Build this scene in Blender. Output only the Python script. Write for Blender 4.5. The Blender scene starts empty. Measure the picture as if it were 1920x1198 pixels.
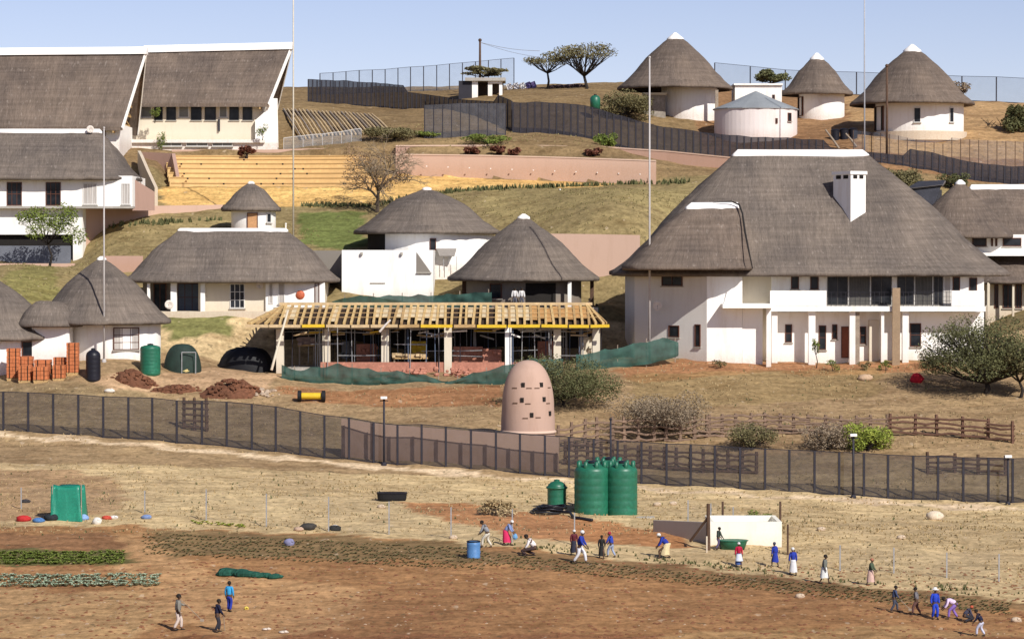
import bpy, bmesh, math, random
import numpy as np
from mathutils import Vector, noise as mnoise
random.seed(7)
rng = np.random.default_rng(7)
sc = bpy.context.scene
COL = sc.collection
PI = math.pi
R = math.radians

# ------------------------------------------------------------------ camera
F = 5444.0            # focal length in photograph pixels (1920 wide)
HC = 20.0             # camera height
PITCH = math.atan(119.0 / F)
cam = bpy.data.cameras.new('camera'); cam_o = bpy.data.objects.new('camera', cam); COL.objects.link(cam_o)
cam_o.location = (0, 0, HC); cam_o.rotation_euler = (PI / 2 - PITCH, 0, 0)
cam.sensor_width = 36; cam.lens = 36 * F / 1920; cam.clip_start = 1; cam.clip_end = 8000
sc.camera = cam_o

def P(px, py, d):
    u = (px - 960) / F; v = (599 - py) / F
    dy = math.cos(PITCH) + v * math.sin(PITCH); dz = -math.sin(PITCH) + v * math.cos(PITCH)
    k = d / dy
    return Vector((u * k, d, HC + dz * k))

# ------------------------------------------------------------------ terrain heights
CP = [
(0,1198,141),(960,1198,140),(1920,1198,141),(0,1100,155),(960,1100,153),(1920,1130,150),
(0,1000,172),(480,1005,171),(960,1030,166),(1440,1060,162),(1920,1090,158),
(0,900,193),(480,920,189),(960,950,184),(1440,990,176),(1920,1010,172),
(0,808,212),(240,822,209.5),(480,844,207),(720,868,204),(960,886,201.5),(1200,906,199),(1440,920,196),(1680,934,194),(1920,943,192),
(0,730,224),(300,728,225),(600,768,219),(880,800,212),(1250,830,208),(1600,838,206),(1920,848,204),
(0,700,229),(60,701,227.5),(215,672,230.0),(215,669,237),(330,690,231),(400,705,228),(700,722,227),(900,728,225),(1200,692,230),(1290,672,234),(1400,673,235),(1700,673,235),(1900,690,233),(1600,750,221),(1300,760,219),
(500,700,230),(800,700,230),(1130,680,231),(500,681,239),(800,681,239),(1100,674,239),
(430,588,248),(300,590,248),(430,594,243.7),(300,597,243.7),(560,594,244),(700,556,250),(1000,566,250),(1150,572,250),(1100,572,255),
(1300,639,256),(1800,639,256),(1000,435,266),(1100,438,262),(1200,436,262),(1000,352,284),(1300,430,268),(1300,345,288),(1230,320,293),
(100,560,249),(50,496,260),(50,493,266),(140,493,266),(-60,493,266),(250,475,262),(350,428,269),(200,440,268),(600,455,266),(610,392,277),(450,390,278),(800,372,281),(640,470,262),(820,508,260),(920,505,258),
(320,380,280),(320,292,298),(600,387,279),(600,290,298),(900,350,285),(900,276,299),(1130,348,287),(1130,276,299),
(1900,598,252),(1860,590,262),(1850,345,296),(1700,340,292),
(1380,300,303),(1920,345,296),(960,248,308),(1200,288,305),(830,262,302),(600,272,302),(300,282,300),(400,281,299.8),(400,280,304),(500,280,303),(300,280,304),(0,300,292),(200,285,297),(0,290,300),
(500,347,285.5),(620,347,285.5),(380,347,285.5),(800,335,292.3),(900,337,291.6),(1060,344,290.6),(1230,347,289.8),(800,290,296.5),(950,290,296),(1130,296,295),
(550,200,325),(578,192,338),(700,212,327),(900,192,326),(1100,205,320),(1290,219,325),(1420,262,313),(1600,238,318),(1710,252,314),(1900,270,310),(1530,222,330),
(400,172,360),(0,172,360),(560,172,358),(1000,162,362),(1300,156,362),(1600,178,352),(1920,194,342),(1920,212,366),(1600,196,368),
(0,560,246),(-60,640,240),(1990,640,240),
]
pts = np.array([list(P(*c)) for c in CP])
SX, SY = 40.0, 100.0
cx_ = pts[:, 0] / SX; cy_ = pts[:, 1] / SY
def _U(r2): return np.where(r2 < 1e-12, 0, r2 * np.log(r2 + 1e-12))
n_ = len(pts)
K = _U((cx_[:, None] - cx_[None]) ** 2 + ((cy_[:, None] - cy_[None]) * 2.0) ** 2) + np.eye(n_) * 1e-4
Pm = np.c_[np.ones(n_), cx_, cy_]
A_ = np.zeros((n_ + 3, n_ + 3)); A_[:n_, :n_] = K; A_[:n_, n_:] = Pm; A_[n_:, :n_] = Pm.T
sol = np.linalg.solve(A_, np.r_[pts[:, 2], np.zeros(3)])
def tps(X, Y):
    x = X / SX; y = Y / SY
    out = sol[n_] + sol[n_ + 1] * x + sol[n_ + 2] * y
    for i in range(n_):
        out = out + sol[i] * _U((x - cx_[i]) ** 2 + ((y - cy_[i]) * 2.0) ** 2)
    return out
def sst(a): a = np.clip(a, 0, 1); return a * a * (3 - 2 * a)
def height(X, Y):
    Yc = np.clip(Y, 138, 368)
    lim = Yc * 0.185 + 2
    Xc = np.clip(X, -lim, lim)
    z = tps(Xc, Yc)
    z = np.where(Y < 138, z * (1 - sst((138 - Y) / 80)), z)
    z = np.where(Y > 368, z - sst((Y - 366) / 260) * (z + 10), z)
    bump = 0.07 * np.sin(X * 0.9 + Y * 0.31) * np.sin(Y * 0.77 - X * 0.23) + 0.05 * np.sin(X * 2.1 - Y * 1.3) * np.sin(Y * 1.9 + X * .7)
    return z + bump
gx = np.concatenate([np.linspace(-3000, -200, 12), np.linspace(-180, -80, 14), np.arange(-76, 76.01, 0.5), np.linspace(80, 180, 14), np.linspace(200, 3000, 12)])
gy = np.concatenate([np.linspace(-2500, -100, 8), np.linspace(-60, 120, 16), np.arange(126, 374, 0.55), np.linspace(380, 640, 30), np.linspace(700, 5000, 12)])
GX, GY = np.meshgrid(gx, gy)
GZ = height(GX, GY)
# banks cut for the amphitheatre and the retaining walls: the ground stays below these sloping planes
def cut(px0, px1, near0, far0, near1, far1, drop=0.0, fe=1.2):
    global GZ
    (ra, da), (rb, db), (rc, dc), (rd_, dd) = near0, far0, near1, far1
    A0, B0, C0_, D0 = P(px0, ra, da), P(px0, rb, db), P(px1, rc, dc), P(px1, rd_, dd)
    u = np.clip((GX - A0.x) / (C0_.x - A0.x), 0, 1); yn = A0.y + (C0_.y - A0.y) * u; yf = B0.y + (D0.y - B0.y) * u
    v = (GY - yn) / (yf - yn)
    z = (A0.z + (C0_.z - A0.z) * u) * (1 - v) + (B0.z + (D0.z - B0.z) * u) * v - drop
    w_ = ((v >= 0) & (v <= 1)) * np.clip((np.minimum(GX - A0.x, C0_.x - GX) + fe) / fe, 0, 1)
    GZ = np.where(w_ > 0, np.minimum(GZ, z * w_ + GZ * (1 - w_)), GZ)
cut(296, 735, (387, 278.6), (347, 285.3), (387, 278.6), (347, 285.3))
cut(300, 735, (347, 285.3), (292, 299.6), (347, 285.3), (292, 299.6), .9)
cut(735, 1240, (384, 280), (327, 294.85), (352, 286.4), (346, 291.85))
cut(735, 1380, (297, 295.5), (280, 299), (309, 292.5), (298, 297))
def TZ(x, y):
    i = int(np.searchsorted(gx, x)) - 1; j = int(np.searchsorted(gy, y)) - 1
    i = min(max(i, 0), len(gx) - 2); j = min(max(j, 0), len(gy) - 2)
    tx = (x - gx[i]) / (gx[i + 1] - gx[i]); ty = (y - gy[j]) / (gy[j + 1] - gy[j])
    return float((GZ[j, i] * (1 - tx) + GZ[j, i + 1] * tx) * (1 - ty) + (GZ[j + 1, i] * (1 - tx) + GZ[j + 1, i + 1] * tx) * ty)
def G(px, py, d0=130.0):
    """first point of the ground seen at this pixel of the photograph"""
    d = d0
    while d < 368:
        p = P(px, py, d)
        if p.z <= TZ(p.x, p.y): break
        d += 0.4
    for _ in range(4):
        d -= 0.1; p = P(px, py, d)
        if p.z > TZ(p.x, p.y): break
    p = P(px, py, d)
    return Vector((p.x, p.y, TZ(p.x, p.y)))
def on(p, dz=0.0): return Vector((p[0], p[1], TZ(p[0], p[1]) + dz))

# ------------------------------------------------------------------ materials
def node_mat(name):
    m = bpy.data.materials.new(name); m.use_nodes = True
    nt = m.node_tree; b = nt.nodes['Principled BSDF']
    return m, nt, b
def nn(nt, t, **kw):
    n = nt.nodes.new(t)
    for k, v in kw.items(): setattr(n, k, v)
    return n
def mixc(nt, fac, a, b, blend='MIX'):
    n = nn(nt, 'ShaderNodeMix', data_type='RGBA', blend_type=blend)
    for s, v in ((0, fac), (6, a), (7, b)):
        if hasattr(v, 'is_linked') or hasattr(v, 'links'): nt.links.new(v, n.inputs[s])
        else: n.inputs[s].default_value = v if s == 0 else (*v, 1)
    return n.outputs[2]
def ramp(nt, src, stops):
    r = nn(nt, 'ShaderNodeValToRGB'); nt.links.new(src, r.inputs[0])
    e = r.color_ramp.elements
    while len(e) < len(stops): e.new(0.5)
    for k, (p, c) in enumerate(stops): e[k].position = p; e[k].color = (*c, 1) if not isinstance(c, float) else (c, c, c, 1)
    return r.outputs[0]
def noise(nt, vec, scale, detail=4, rough=0.55):
    n = nn(nt, 'ShaderNodeTexNoise'); n.inputs['Scale'].default_value = scale; n.inputs['Detail'].default_value = detail; n.inputs['Roughness'].default_value = rough
    nt.links.new(vec, n.inputs['Vector']); return n.outputs[0]
def mapv(nt, vec, s=(1, 1, 1), rot=(0, 0, 0)):
    m = nn(nt, 'ShaderNodeMapping'); m.inputs['Scale'].default_value = s; m.inputs['Rotation'].default_value = rot
    nt.links.new(vec, m.inputs[0]); return m.outputs[0]
def bump(nt, b, h, dist=0.05, st=0.6):
    n = nn(nt, 'ShaderNodeBump'); n.inputs['Distance'].default_value = dist; n.inputs['Strength'].default_value = st
    nt.links.new(h, n.inputs['Height']); nt.links.new(n.outputs[0], b.inputs['Normal'])
MC = {}
def M(name, col, rough=0.8, var=0.18, scale=1.2, fine=9.0, metal=0.0, spec=0.3, stretch=(1, 1, 1), bmp=0.02):
    if name in MC: return MC[name]
    m, nt, b = node_mat(name)
    tc = nn(nt, 'ShaderNodeTexCoord').outputs['Object']
    v = mapv(nt, tc, stretch)
    a = noise(nt, v, scale, 5, 0.6); f = noise(nt, v, fine, 3)
    c1 = tuple(max(0, x * (1 - var)) for x in col); c2 = tuple(min(1, x * (1 + var)) for x in col)
    c = ramp(nt, a, [(0.3, c1), (0.7, c2)])
    c = mixc(nt, ramp(nt, f, [(0.3, 0.0), (0.7, 1.0)]), c, tuple(x * (1 - var * .9) for x in col))
    nt.links.new(c, b.inputs['Base Color'])
    b.inputs['Roughness'].default_value = rough; b.inputs['Metallic'].default_value = metal
    b.inputs['Specular IOR Level'].default_value = spec
    if bmp: bump(nt, b, f, bmp)
    MC[name] = m; return m
def wall_mat(name, col, stain=(0.42, 0.33, 0.22), amt=0.35):
    if name in MC: return MC[name]
    m, nt, b = node_mat(name)
    tc = nn(nt, 'ShaderNodeTexCoord').outputs['Object']
    a = noise(nt, mapv(nt, tc, (1.6, 1.6, .3)), .8, 6, .7); f = noise(nt, tc, 7, 4)
    st = ramp(nt, a, [(0.5, 0.0), (0.85, amt)])
    c = mixc(nt, st, col, stain)
    sx = nn(nt, 'ShaderNodeSeparateXYZ'); nt.links.new(tc, sx.inputs[0])
    mr = nn(nt, 'ShaderNodeMapRange'); nt.links.new(sx.outputs[2], mr.inputs[0])
    mr.inputs[1].default_value = 0.0; mr.inputs[2].default_value = 1.1; mr.inputs[3].default_value = .6; mr.inputs[4].default_value = 0.0
    mu = nn(nt, 'ShaderNodeMath', operation='MULTIPLY'); nt.links.new(mr.outputs[0], mu.inputs[0]); nt.links.new(f, mu.inputs[1])
    c = mixc(nt, mu.outputs[0], c, (0.40, 0.22, 0.12))
    nt.links.new(c, b.inputs['Base Color']); b.inputs['Roughness'].default_value = .85; b.inputs['Specular IOR Level'].default_value = .2
    bump(nt, b, f, .02, .4)
    MC[name] = m; return m
def thatch_mat(name, dark, light, u=1.0):
    m, nt, b = node_mat(name)
    uv = nn(nt, 'ShaderNodeUVMap').outputs[0]
    oc = nn(nt, 'ShaderNodeTexCoord').outputs['Object']
    s1 = noise(nt, mapv(nt, uv, (3.2, .35, 1)), 1.0, 6, .7)
    s2 = noise(nt, mapv(nt, uv, (9, 1.8, 1)), 1.0, 4, .7)
    big = noise(nt, mapv(nt, oc, (1, 1, .6)), .22, 4, .6)
    sp = noise(nt, mapv(nt, uv, (3.4, 1.5, 1)), 1.0, 2, .5)
    lay = noise(nt, mapv(nt, uv, (.12, 3.0, 1)), 1.0, 3, .6)
    c = ramp(nt, s1, [(0.28, dark), (0.72, light)])
    mean = tuple((a + b_) / 2 for a, b_ in zip(dark, light))
    c = mixc(nt, .42, c, ramp(nt, s2, [(0.3, tuple(x * .55 for x in mean)), (0.7, tuple(x * 1.4 for x in mean))]))
    c = mixc(nt, .55, c, ramp(nt, big, [(0.32, (.5, .5, .55)), (0.68, (1.5, 1.42, 1.32))]), 'MULTIPLY')
    c = mixc(nt, .4, c, ramp(nt, lay, [(0.35, (.6, .6, .6)), (0.65, (1.3, 1.3, 1.3))]), 'MULTIPLY')
    c = mixc(nt, ramp(nt, sp, [(0.62, 0.0), (0.72, .3)]), c, (.40, .34, .29))
    nt.links.new(c, b.inputs['Base Color']); b.inputs['Roughness'].default_value = .95; b.inputs['Specular IOR Level'].default_value = .1
    bump(nt, b, s2, .08, .8)
    return m
TH = thatch_mat('thatch', (.094, .080, .069), (.225, .188, .158))
TH2 = thatch_mat('thatch_new', (.090, .072, .059), (.215, .17, .138))
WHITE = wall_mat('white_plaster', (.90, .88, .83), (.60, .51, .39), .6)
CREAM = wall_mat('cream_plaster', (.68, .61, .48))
CAP = wall_mat('ridge_cement', (.85, .82, .78), (.6, .55, .48), .5)
PEACH = wall_mat('peach_plaster', (.55, .375, .285), (.40, .26, .18), .45)
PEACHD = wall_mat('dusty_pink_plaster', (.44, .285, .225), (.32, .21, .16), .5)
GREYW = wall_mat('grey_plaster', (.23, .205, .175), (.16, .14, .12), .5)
STONE = M('stone', (.33, .29, .24), .9, .35, 1.5, 5)
BROWNF = M('brown_timber', (.13, .05, .03), .6)
WFRAME = M('white_frame', (.7, .68, .64), .5, .05)
BLUEG = M('blue_grey_door', (.10, .13, .18), .4)
def glass_mat():
    m, nt, b = node_mat('dark_glass')
    tc = nn(nt, 'ShaderNodeTexCoord').outputs['Object']
    c = ramp(nt, noise(nt, tc, .8, 2), [(0.35, (.005, .006, .008)), (0.7, (.03, .034, .04))])
    nt.links.new(c, b.inputs['Base Color']); b.inputs['Roughness'].default_value = .25; b.inputs['Specular IOR Level'].default_value = .25
    return m
GLASS = glass_mat()
CURTAIN = M('curtain', (.5, .46, .42), .8, .25, .9, 4, stretch=(6, 1, .3))
DARKIN = M('dark_interior', (.02, .017, .015), .95)
TIMBER = M('pale_timber', (.52, .34, .15), .75, .3, 1.5, 8)
TIMBERP = M('raw_pine', (.62, .46, .26), .75, .3, 2, 8)
LOG = M('weathered_log', (.36, .29, .22), .9, .4, 1, 8)
LOGD = M('dark_log', (.12, .07, .045), .9, .4, 1, 8)
FENCE = M('black_fence_paint', (.030, .028, .038), .6, .3)
STEEL = M('galvanised_steel', (.42, .42, .42), .45, .15, 2, metal=.4)
POLEW = M('pale_mast_paint', (.50, .47, .45), .5, .1)
GREENT = M('green_tank_plastic', (.018, .15, .085), .42, .3, .8, 5, spec=.5, bmp=0)
BLACKP = M('black_plastic', (.015, .015, .022), .4, .2)
BLUEP = M('blue_plastic', (.09, .22, .45), .45)
TARP = M('green_tarpaulin', (.015, .24, .15), .35, .25, 1.5, spec=.6)
YELLOW = M('yellow_formwork', (.75, .50, .03), .55, .2, 1)
CONC = M('concrete', (.42, .39, .34), .9, .2, 1)
SALMON = M('salmon_brick', (.50, .22, .15), .9, .3, 2.5, 6)
BRICK = M('orange_brick', (.58, .19, .075), .9, .3, 2, 6)
TIN = M('grey_blue_tin', (.30, .32, .33), .5, .2, .6, 6)
RED = M('red_cloth', (.6, .02, .03), .8)
BARK = M('bark', (.10, .075, .055), .95, .35, 3)
BARKD = M('dark_bark', (.035, .028, .024), .95, .3, 3)
SOILM = M('red_brown_rubble', (.19, .08, .042), .95, .45, .9, 4, bmp=.1)
ROCK = M('pale_rock', (.52, .40, .29), .95, .3, 1.5, 5, bmp=.05)
RUBBER = M('black_rubber', (.012, .012, .014), .7)

def leaf_mat(name, a, b_, sc_=1.3):
    m, nt, b = node_mat(name)
    tc = nn(nt, 'ShaderNodeTexCoord').outputs['Object']
    c = ramp(nt, noise(nt, tc, sc_, 3), [(0.32, a), (0.68, b_)])
    c = mixc(nt, .5, c, ramp(nt, noise(nt, tc, 11, 1), [(0.3, tuple(x * .5 for x in a)), (0.7, tuple(x * 1.5 for x in b_))]))
    nt.links.new(c, b.inputs['Base Color']); b.inputs['Roughness'].default_value = .8; b.inputs['Specular IOR Level'].default_value = .15
    return m
L_DARK = leaf_mat('dark_olive_leaves', (.058, .066, .028), (.155, .155, .068))
L_OLIVE = leaf_mat('olive_leaves', (.09, .085, .04), (.22, .19, .09))
L_GREEN = leaf_mat('green_leaves', (.07, .11, .025), (.20, .24, .05))
L_LIME = leaf_mat('lime_leaves', (.13, .19, .03), (.34, .38, .07))
L_DRY = leaf_mat('dry_twigs', (.17, .13, .09), (.32, .25, .17))
L_BLUE = leaf_mat('blue_green_leaves', (.14, .20, .12), (.36, .42, .30), 3)
L_STRAW = leaf_mat('straw', (.26, .19, .095), (.46, .35, .19), .5)

def net_mat(name, col, fac, see=.0):
    m, nt, b = node_mat(name)
    tc = nn(nt, 'ShaderNodeTexCoord').outputs['Object']
    n = noise(nt, tc, 1.6, 3)
    c = ramp(nt, n, [(0.3, tuple(x * .7 for x in col)), (0.7, tuple(x * 1.35 for x in col))])
    nt.links.new(c, b.inputs['Base Color']); b.inputs['Roughness'].default_value = .8
    b.inputs['Alpha'].default_value = fac
    return m
NET = net_mat('green_shade_net', (.02, .066, .05), .92)
MESHM = net_mat('steel_mesh', (.050, .043, .047), .55)
MESHD = net_mat('dark_steel_mesh', (.025, .023, .032), .84)
MESHT = net_mat('thin_grey_mesh', (.13, .16, .21), .27)
MESHG = net_mat('grey_panel_mesh', (.06, .06, .07), .68)

# ------------------------------------------------------------------ mesh builder
class MB:
    def __init__(s): s.v = []; s.f = []; s.uv = None; s.smooth = False
    def vert(s, p): s.v.append(tuple(p)); return len(s.v) - 1
    def poly(s, *ps):
        i = [s.vert(p) for p in ps]; s.f.append(tuple(i)); return s
    def box(s, x0, x1, y0, y1, z0, z1):
        return s.obox(Vector(((x0 + x1) / 2, (y0 + y1) / 2, (z0 + z1) / 2)), (abs(x1 - x0) / 2, abs(y1 - y0) / 2, abs(z1 - z0) / 2))
    def obox(s, c, h, yaw=0.0, ax=None):
        c = Vector(c)
        if ax is None:
            ax = (Vector((math.cos(yaw), math.sin(yaw), 0)), Vector((-math.sin(yaw), math.cos(yaw), 0)), Vector((0, 0, 1)))
        b = len(s.v)
        for k in range(8):
            s.v.append(tuple(c + ax[0] * h[0] * (1 if k & 1 else -1) + ax[1] * h[1] * (1 if k & 2 else -1) + ax[2] * h[2] * (1 if k & 4 else -1)))
        for q in ((0, 2, 3, 1), (4, 5, 7, 6), (0, 1, 5, 4), (2, 6, 7, 3), (0, 4, 6, 2), (1, 3, 7, 5)): s.f.append(tuple(b + i for i in q))
        return s
    def bar(s, a, b_, w, h=None):
        a = Vector(a); b_ = Vector(b_); h = h or w; d = (b_ - a); L = d.length; d.normalize()
        up = Vector((0, 0, 1)) if abs(d.z) < .95 else Vector((0, 1, 0))
        y = up.cross(d).normalized(); z = d.cross(y)
        return s.obox((a + b_) / 2, (L / 2, w / 2, h / 2), ax=(d, y, z))
    def loft(s, rings, close=True, cap0=False, cap1=False):
        b = len(s.v); n = len(rings[0])
        for r in rings:
            for p in r: s.v.append(tuple(p))
        for j in range(len(rings) - 1):
            for i in range(n if close else n - 1):
                i2 = (i + 1) % n
                s.f.append((b + j * n + i, b + j * n + i2, b + (j + 1) * n + i2, b + (j + 1) * n + i))
        if cap0: s.f.append(tuple(b + i for i in range(n))[::-1])
        if cap1: s.f.append(tuple(b + (len(rings) - 1) * n + i for i in range(n)))
        return s
    def tube(s, ps, rs, n=8, cap=True):
        ps = [Vector(p) for p in ps]
        if not isinstance(rs, (list, tuple)): rs = [rs] * len(ps)
        rings = []
        for k, p in enumerate(ps):
            d = (ps[min(k + 1, len(ps) - 1)] - ps[max(k - 1, 0)]).normalized()
            up = Vector((0, 0, 1)) if abs(d.z) < .9 else Vector((0, 1, 0))
            x = up.cross(d).normalized(); y = d.cross(x)
            rings.append([p + (x * math.cos(2 * PI * i / n) + y * math.sin(2 * PI * i / n)) * rs[k] for i in range(n)])
        return s.loft(rings, True, cap, cap)
    def lathe(s, c, prof, n=40, th0=0, th1=2 * PI, sx=1, sy=1):
        c = Vector(c); full = abs(th1 - th0 - 2 * PI) < 1e-6
        m = n if full else n + 1
        rings = [[c + Vector((r * sx * math.cos(th0 + (th1 - th0) * i / n), r * sy * math.sin(th0 + (th1 - th0) * i / n), z)) for i in range(m)] for r, z in prof]
        return s.loft(rings, full, prof[0][0] > 1e-3 and full, prof[-1][0] > 1e-3 and full)
    def fb(s, x0, x1, y0, y1, d0, d1):
        a = P(x0, y1, d0); b_ = P(x1, y0, d0)
        return s.box(a.x, b_.x, d0, d1, a.z, b_.z)
    def sphere(s, c, r, n=10, sc_=(1, 1, 1), jit=0):
        c = Vector(c); m = max(4, n // 2 + 1)
        rings = []
        for j in range(m + 1):
            t = PI * j / m - PI / 2
            rings.append([c + Vector((math.cos(t) * math.cos(2 * PI * i / n) * r * sc_[0] * (1 + jit * random.uniform(-1, 1)), math.cos(t) * math.sin(2 * PI * i / n) * r * sc_[1] * (1 + jit * random.uniform(-1, 1)), math.sin(t) * r * sc_[2])) for i in range(n)])
        return s.loft(rings)
    def make(s, name, mat, parent=None, smooth=None, org=None):
        me = bpy.data.meshes.new(name)
        off = Vector((0, 0, 0))
        if parent is not None: off = world_of(parent)
        elif org is not None: off = Vector(org)
        me.from_pydata([(v[0] - off.x, v[1] - off.y, v[2] - off.z) for v in s.v], [], s.f)
        if s.uv is not None:
            ul = me.uv_layers.new(name='UVMap')
            idx = np.empty(len(me.loops), dtype=np.int32); me.loops.foreach_get('vertex_index', idx)
            ul.data.foreach_set('uv', np.array(s.uv, dtype=np.float32)[idx].ravel())
        if smooth if smooth is not None else s.smooth:
            me.polygons.foreach_set('use_smooth', [True] * len(me.polygons))
        for m in (mat if isinstance(mat, (list, tuple)) else [mat]): me.materials.append(m)
        o = bpy.data.objects.new(name, me); COL.objects.link(o)
        if parent is not None: o.parent = parent
        elif org is not None: o.location = off
        return o
def world_of(o):
    v = Vector((0, 0, 0))
    while o is not None: v = v + Vector(o.location); o = o.parent
    return v
def tag(o, label, cat, group=None, kind=None):
    if label: o['label'] = label
    if cat: o['category'] = cat
    if group: o['group'] = group
    if kind: o['kind'] = kind
    return o
def thing(name, label, cat, loc, group=None):
    o = bpy.data.objects.new(name, None); COL.objects.link(o); o.location = Vector(loc); o.empty_display_size = .5
    return tag(o, label, cat, group)
def part(mb, name, mat, parent, smooth=None, label=None):
    o = mb.make(name, mat, parent, smooth)
    if label: o['label'] = label
    return o
def solo(mb, name, mat, label, cat, org, group=None, smooth=None, kind=None):
    return tag(mb.make(name, mat, None, smooth, org), label, cat, group, kind)
def dup(o, shift, label=None, parent=None):
    c = o.copy(); COL.objects.link(c)
    if parent is None: c.location = Vector(o.location) + Vector(shift)
    else: c.parent = parent
    if label: c['label'] = label
    for ch in list(o.children): dup(ch, None, None, c)
    return c

# ------------------------------------------------------------------ windows
def window(parent, bl, w, h, right=(1, 0, 0), frame=BROWNF, pane=GLASS, bars=(1, 1), name='window', ft=.07):
    """bl: bottom left corner on the wall face; right: unit vector along the wall; outward normal faces the camera"""
    rt = Vector(right).normalized(); nrm = Vector((rt.y, -rt.x, 0)); up = Vector((0, 0, 1)); bl = Vector(bl)
    f = MB()
    def bx(u0, u1, v0, v1, n0, n1, mb):
        c = bl + rt * (u0 + u1) / 2 + up * (v0 + v1) / 2 + nrm * (n0 + n1) / 2
        mb.obox(c, ((u1 - u0) / 2, (n1 - n0) / 2, (v1 - v0) / 2), ax=(rt, nrm, up))
    bx(0, w, 0, ft, -.05, .07, f); bx(0, w, h - ft, h, -.05, .07, f); bx(0, ft, ft, h - ft, -.05, .07, f); bx(w - ft, w, ft, h - ft, -.05, .07, f)
    for k in range(1, bars[0]): u = w * k / bars[0]; bx(u - ft / 3, u + ft / 3, ft, h - ft, -.04, .055, f)
    for k in range(1, bars[1]): v = h * k / bars[1]; bx(ft, w - ft, v - ft / 3, v + ft / 3, -.04, .05, f)
    fo = part(f, name, frame, parent)
    if name == 'window' and w > .4:
        s_ = MB(); bx(-.08, w + .08, -.09, -.012, -.03, .14, s_); part(s_, 'sill', CONC, fo)
    p = MB(); bx(ft, w - ft, ft, h - ft, -.02, .02, p)
    part(p, 'pane' if name == 'window' else 'panel', pane, fo)
    return fo
def win_px(parent, x0, x1, y0, y1, d, **k):
    a = P(x0, y1, d); b_ = P(x1, y0, d)
    return window(parent, a, b_.x - a.x, b_.z - a.z, **k)
def win_seg(parent, A, B, x0, x1, y0, y1, **k):
    """window on the wall whose plan line runs A->B (left to right), between photo columns x0..x1"""
    def hit(px):
        u = (px - 960) / F * 1.0
        # solve A+t(B-A): X = u*Y
        t = (u * A.y - A.x) / ((B.x - A.x) - u * (B.y - A.y)); return A + (B - A) * t
    a = hit(x0); b_ = hit(x1); z0 = P(x0, y1, a.y).z; z1 = P(x0, y0, a.y).z
    a = Vector((a.x, a.y, z0)); w = ((b_.x - a.x) ** 2 + (b_.y - a.y) ** 2) ** .5
    return window(parent, a, w, z1 - z0, right=(b_.x - a.x, b_.y - a.y, 0), **k)
def win_round(parent, c, r, px, wpx, y0, y1, **k):
    X = (px - 960) / F * (c.y - r * .9); s_ = max(-.97, min(.97, (X - c.x) / r)); th = math.asin(s_)
    rt = Vector((math.cos(th), math.sin(th), 0)); d = c.y - r * math.cos(th)
    w = wpx * d / F / max(.45, math.cos(th)); z0 = P(px, y1, d).z; z1 = P(px, y0, d).z
    base = Vector((c.x + r * math.sin(th), d, z0)) - rt * w / 2
    base += Vector((math.sin(th), -math.cos(th), 0)) * .02 - Vector((math.sin(th), -math.cos(th), 0)) * (w * w / (8 * r)) * .5
    return window(parent, base, w, z1 - z0, right=rt, **k)

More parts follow.
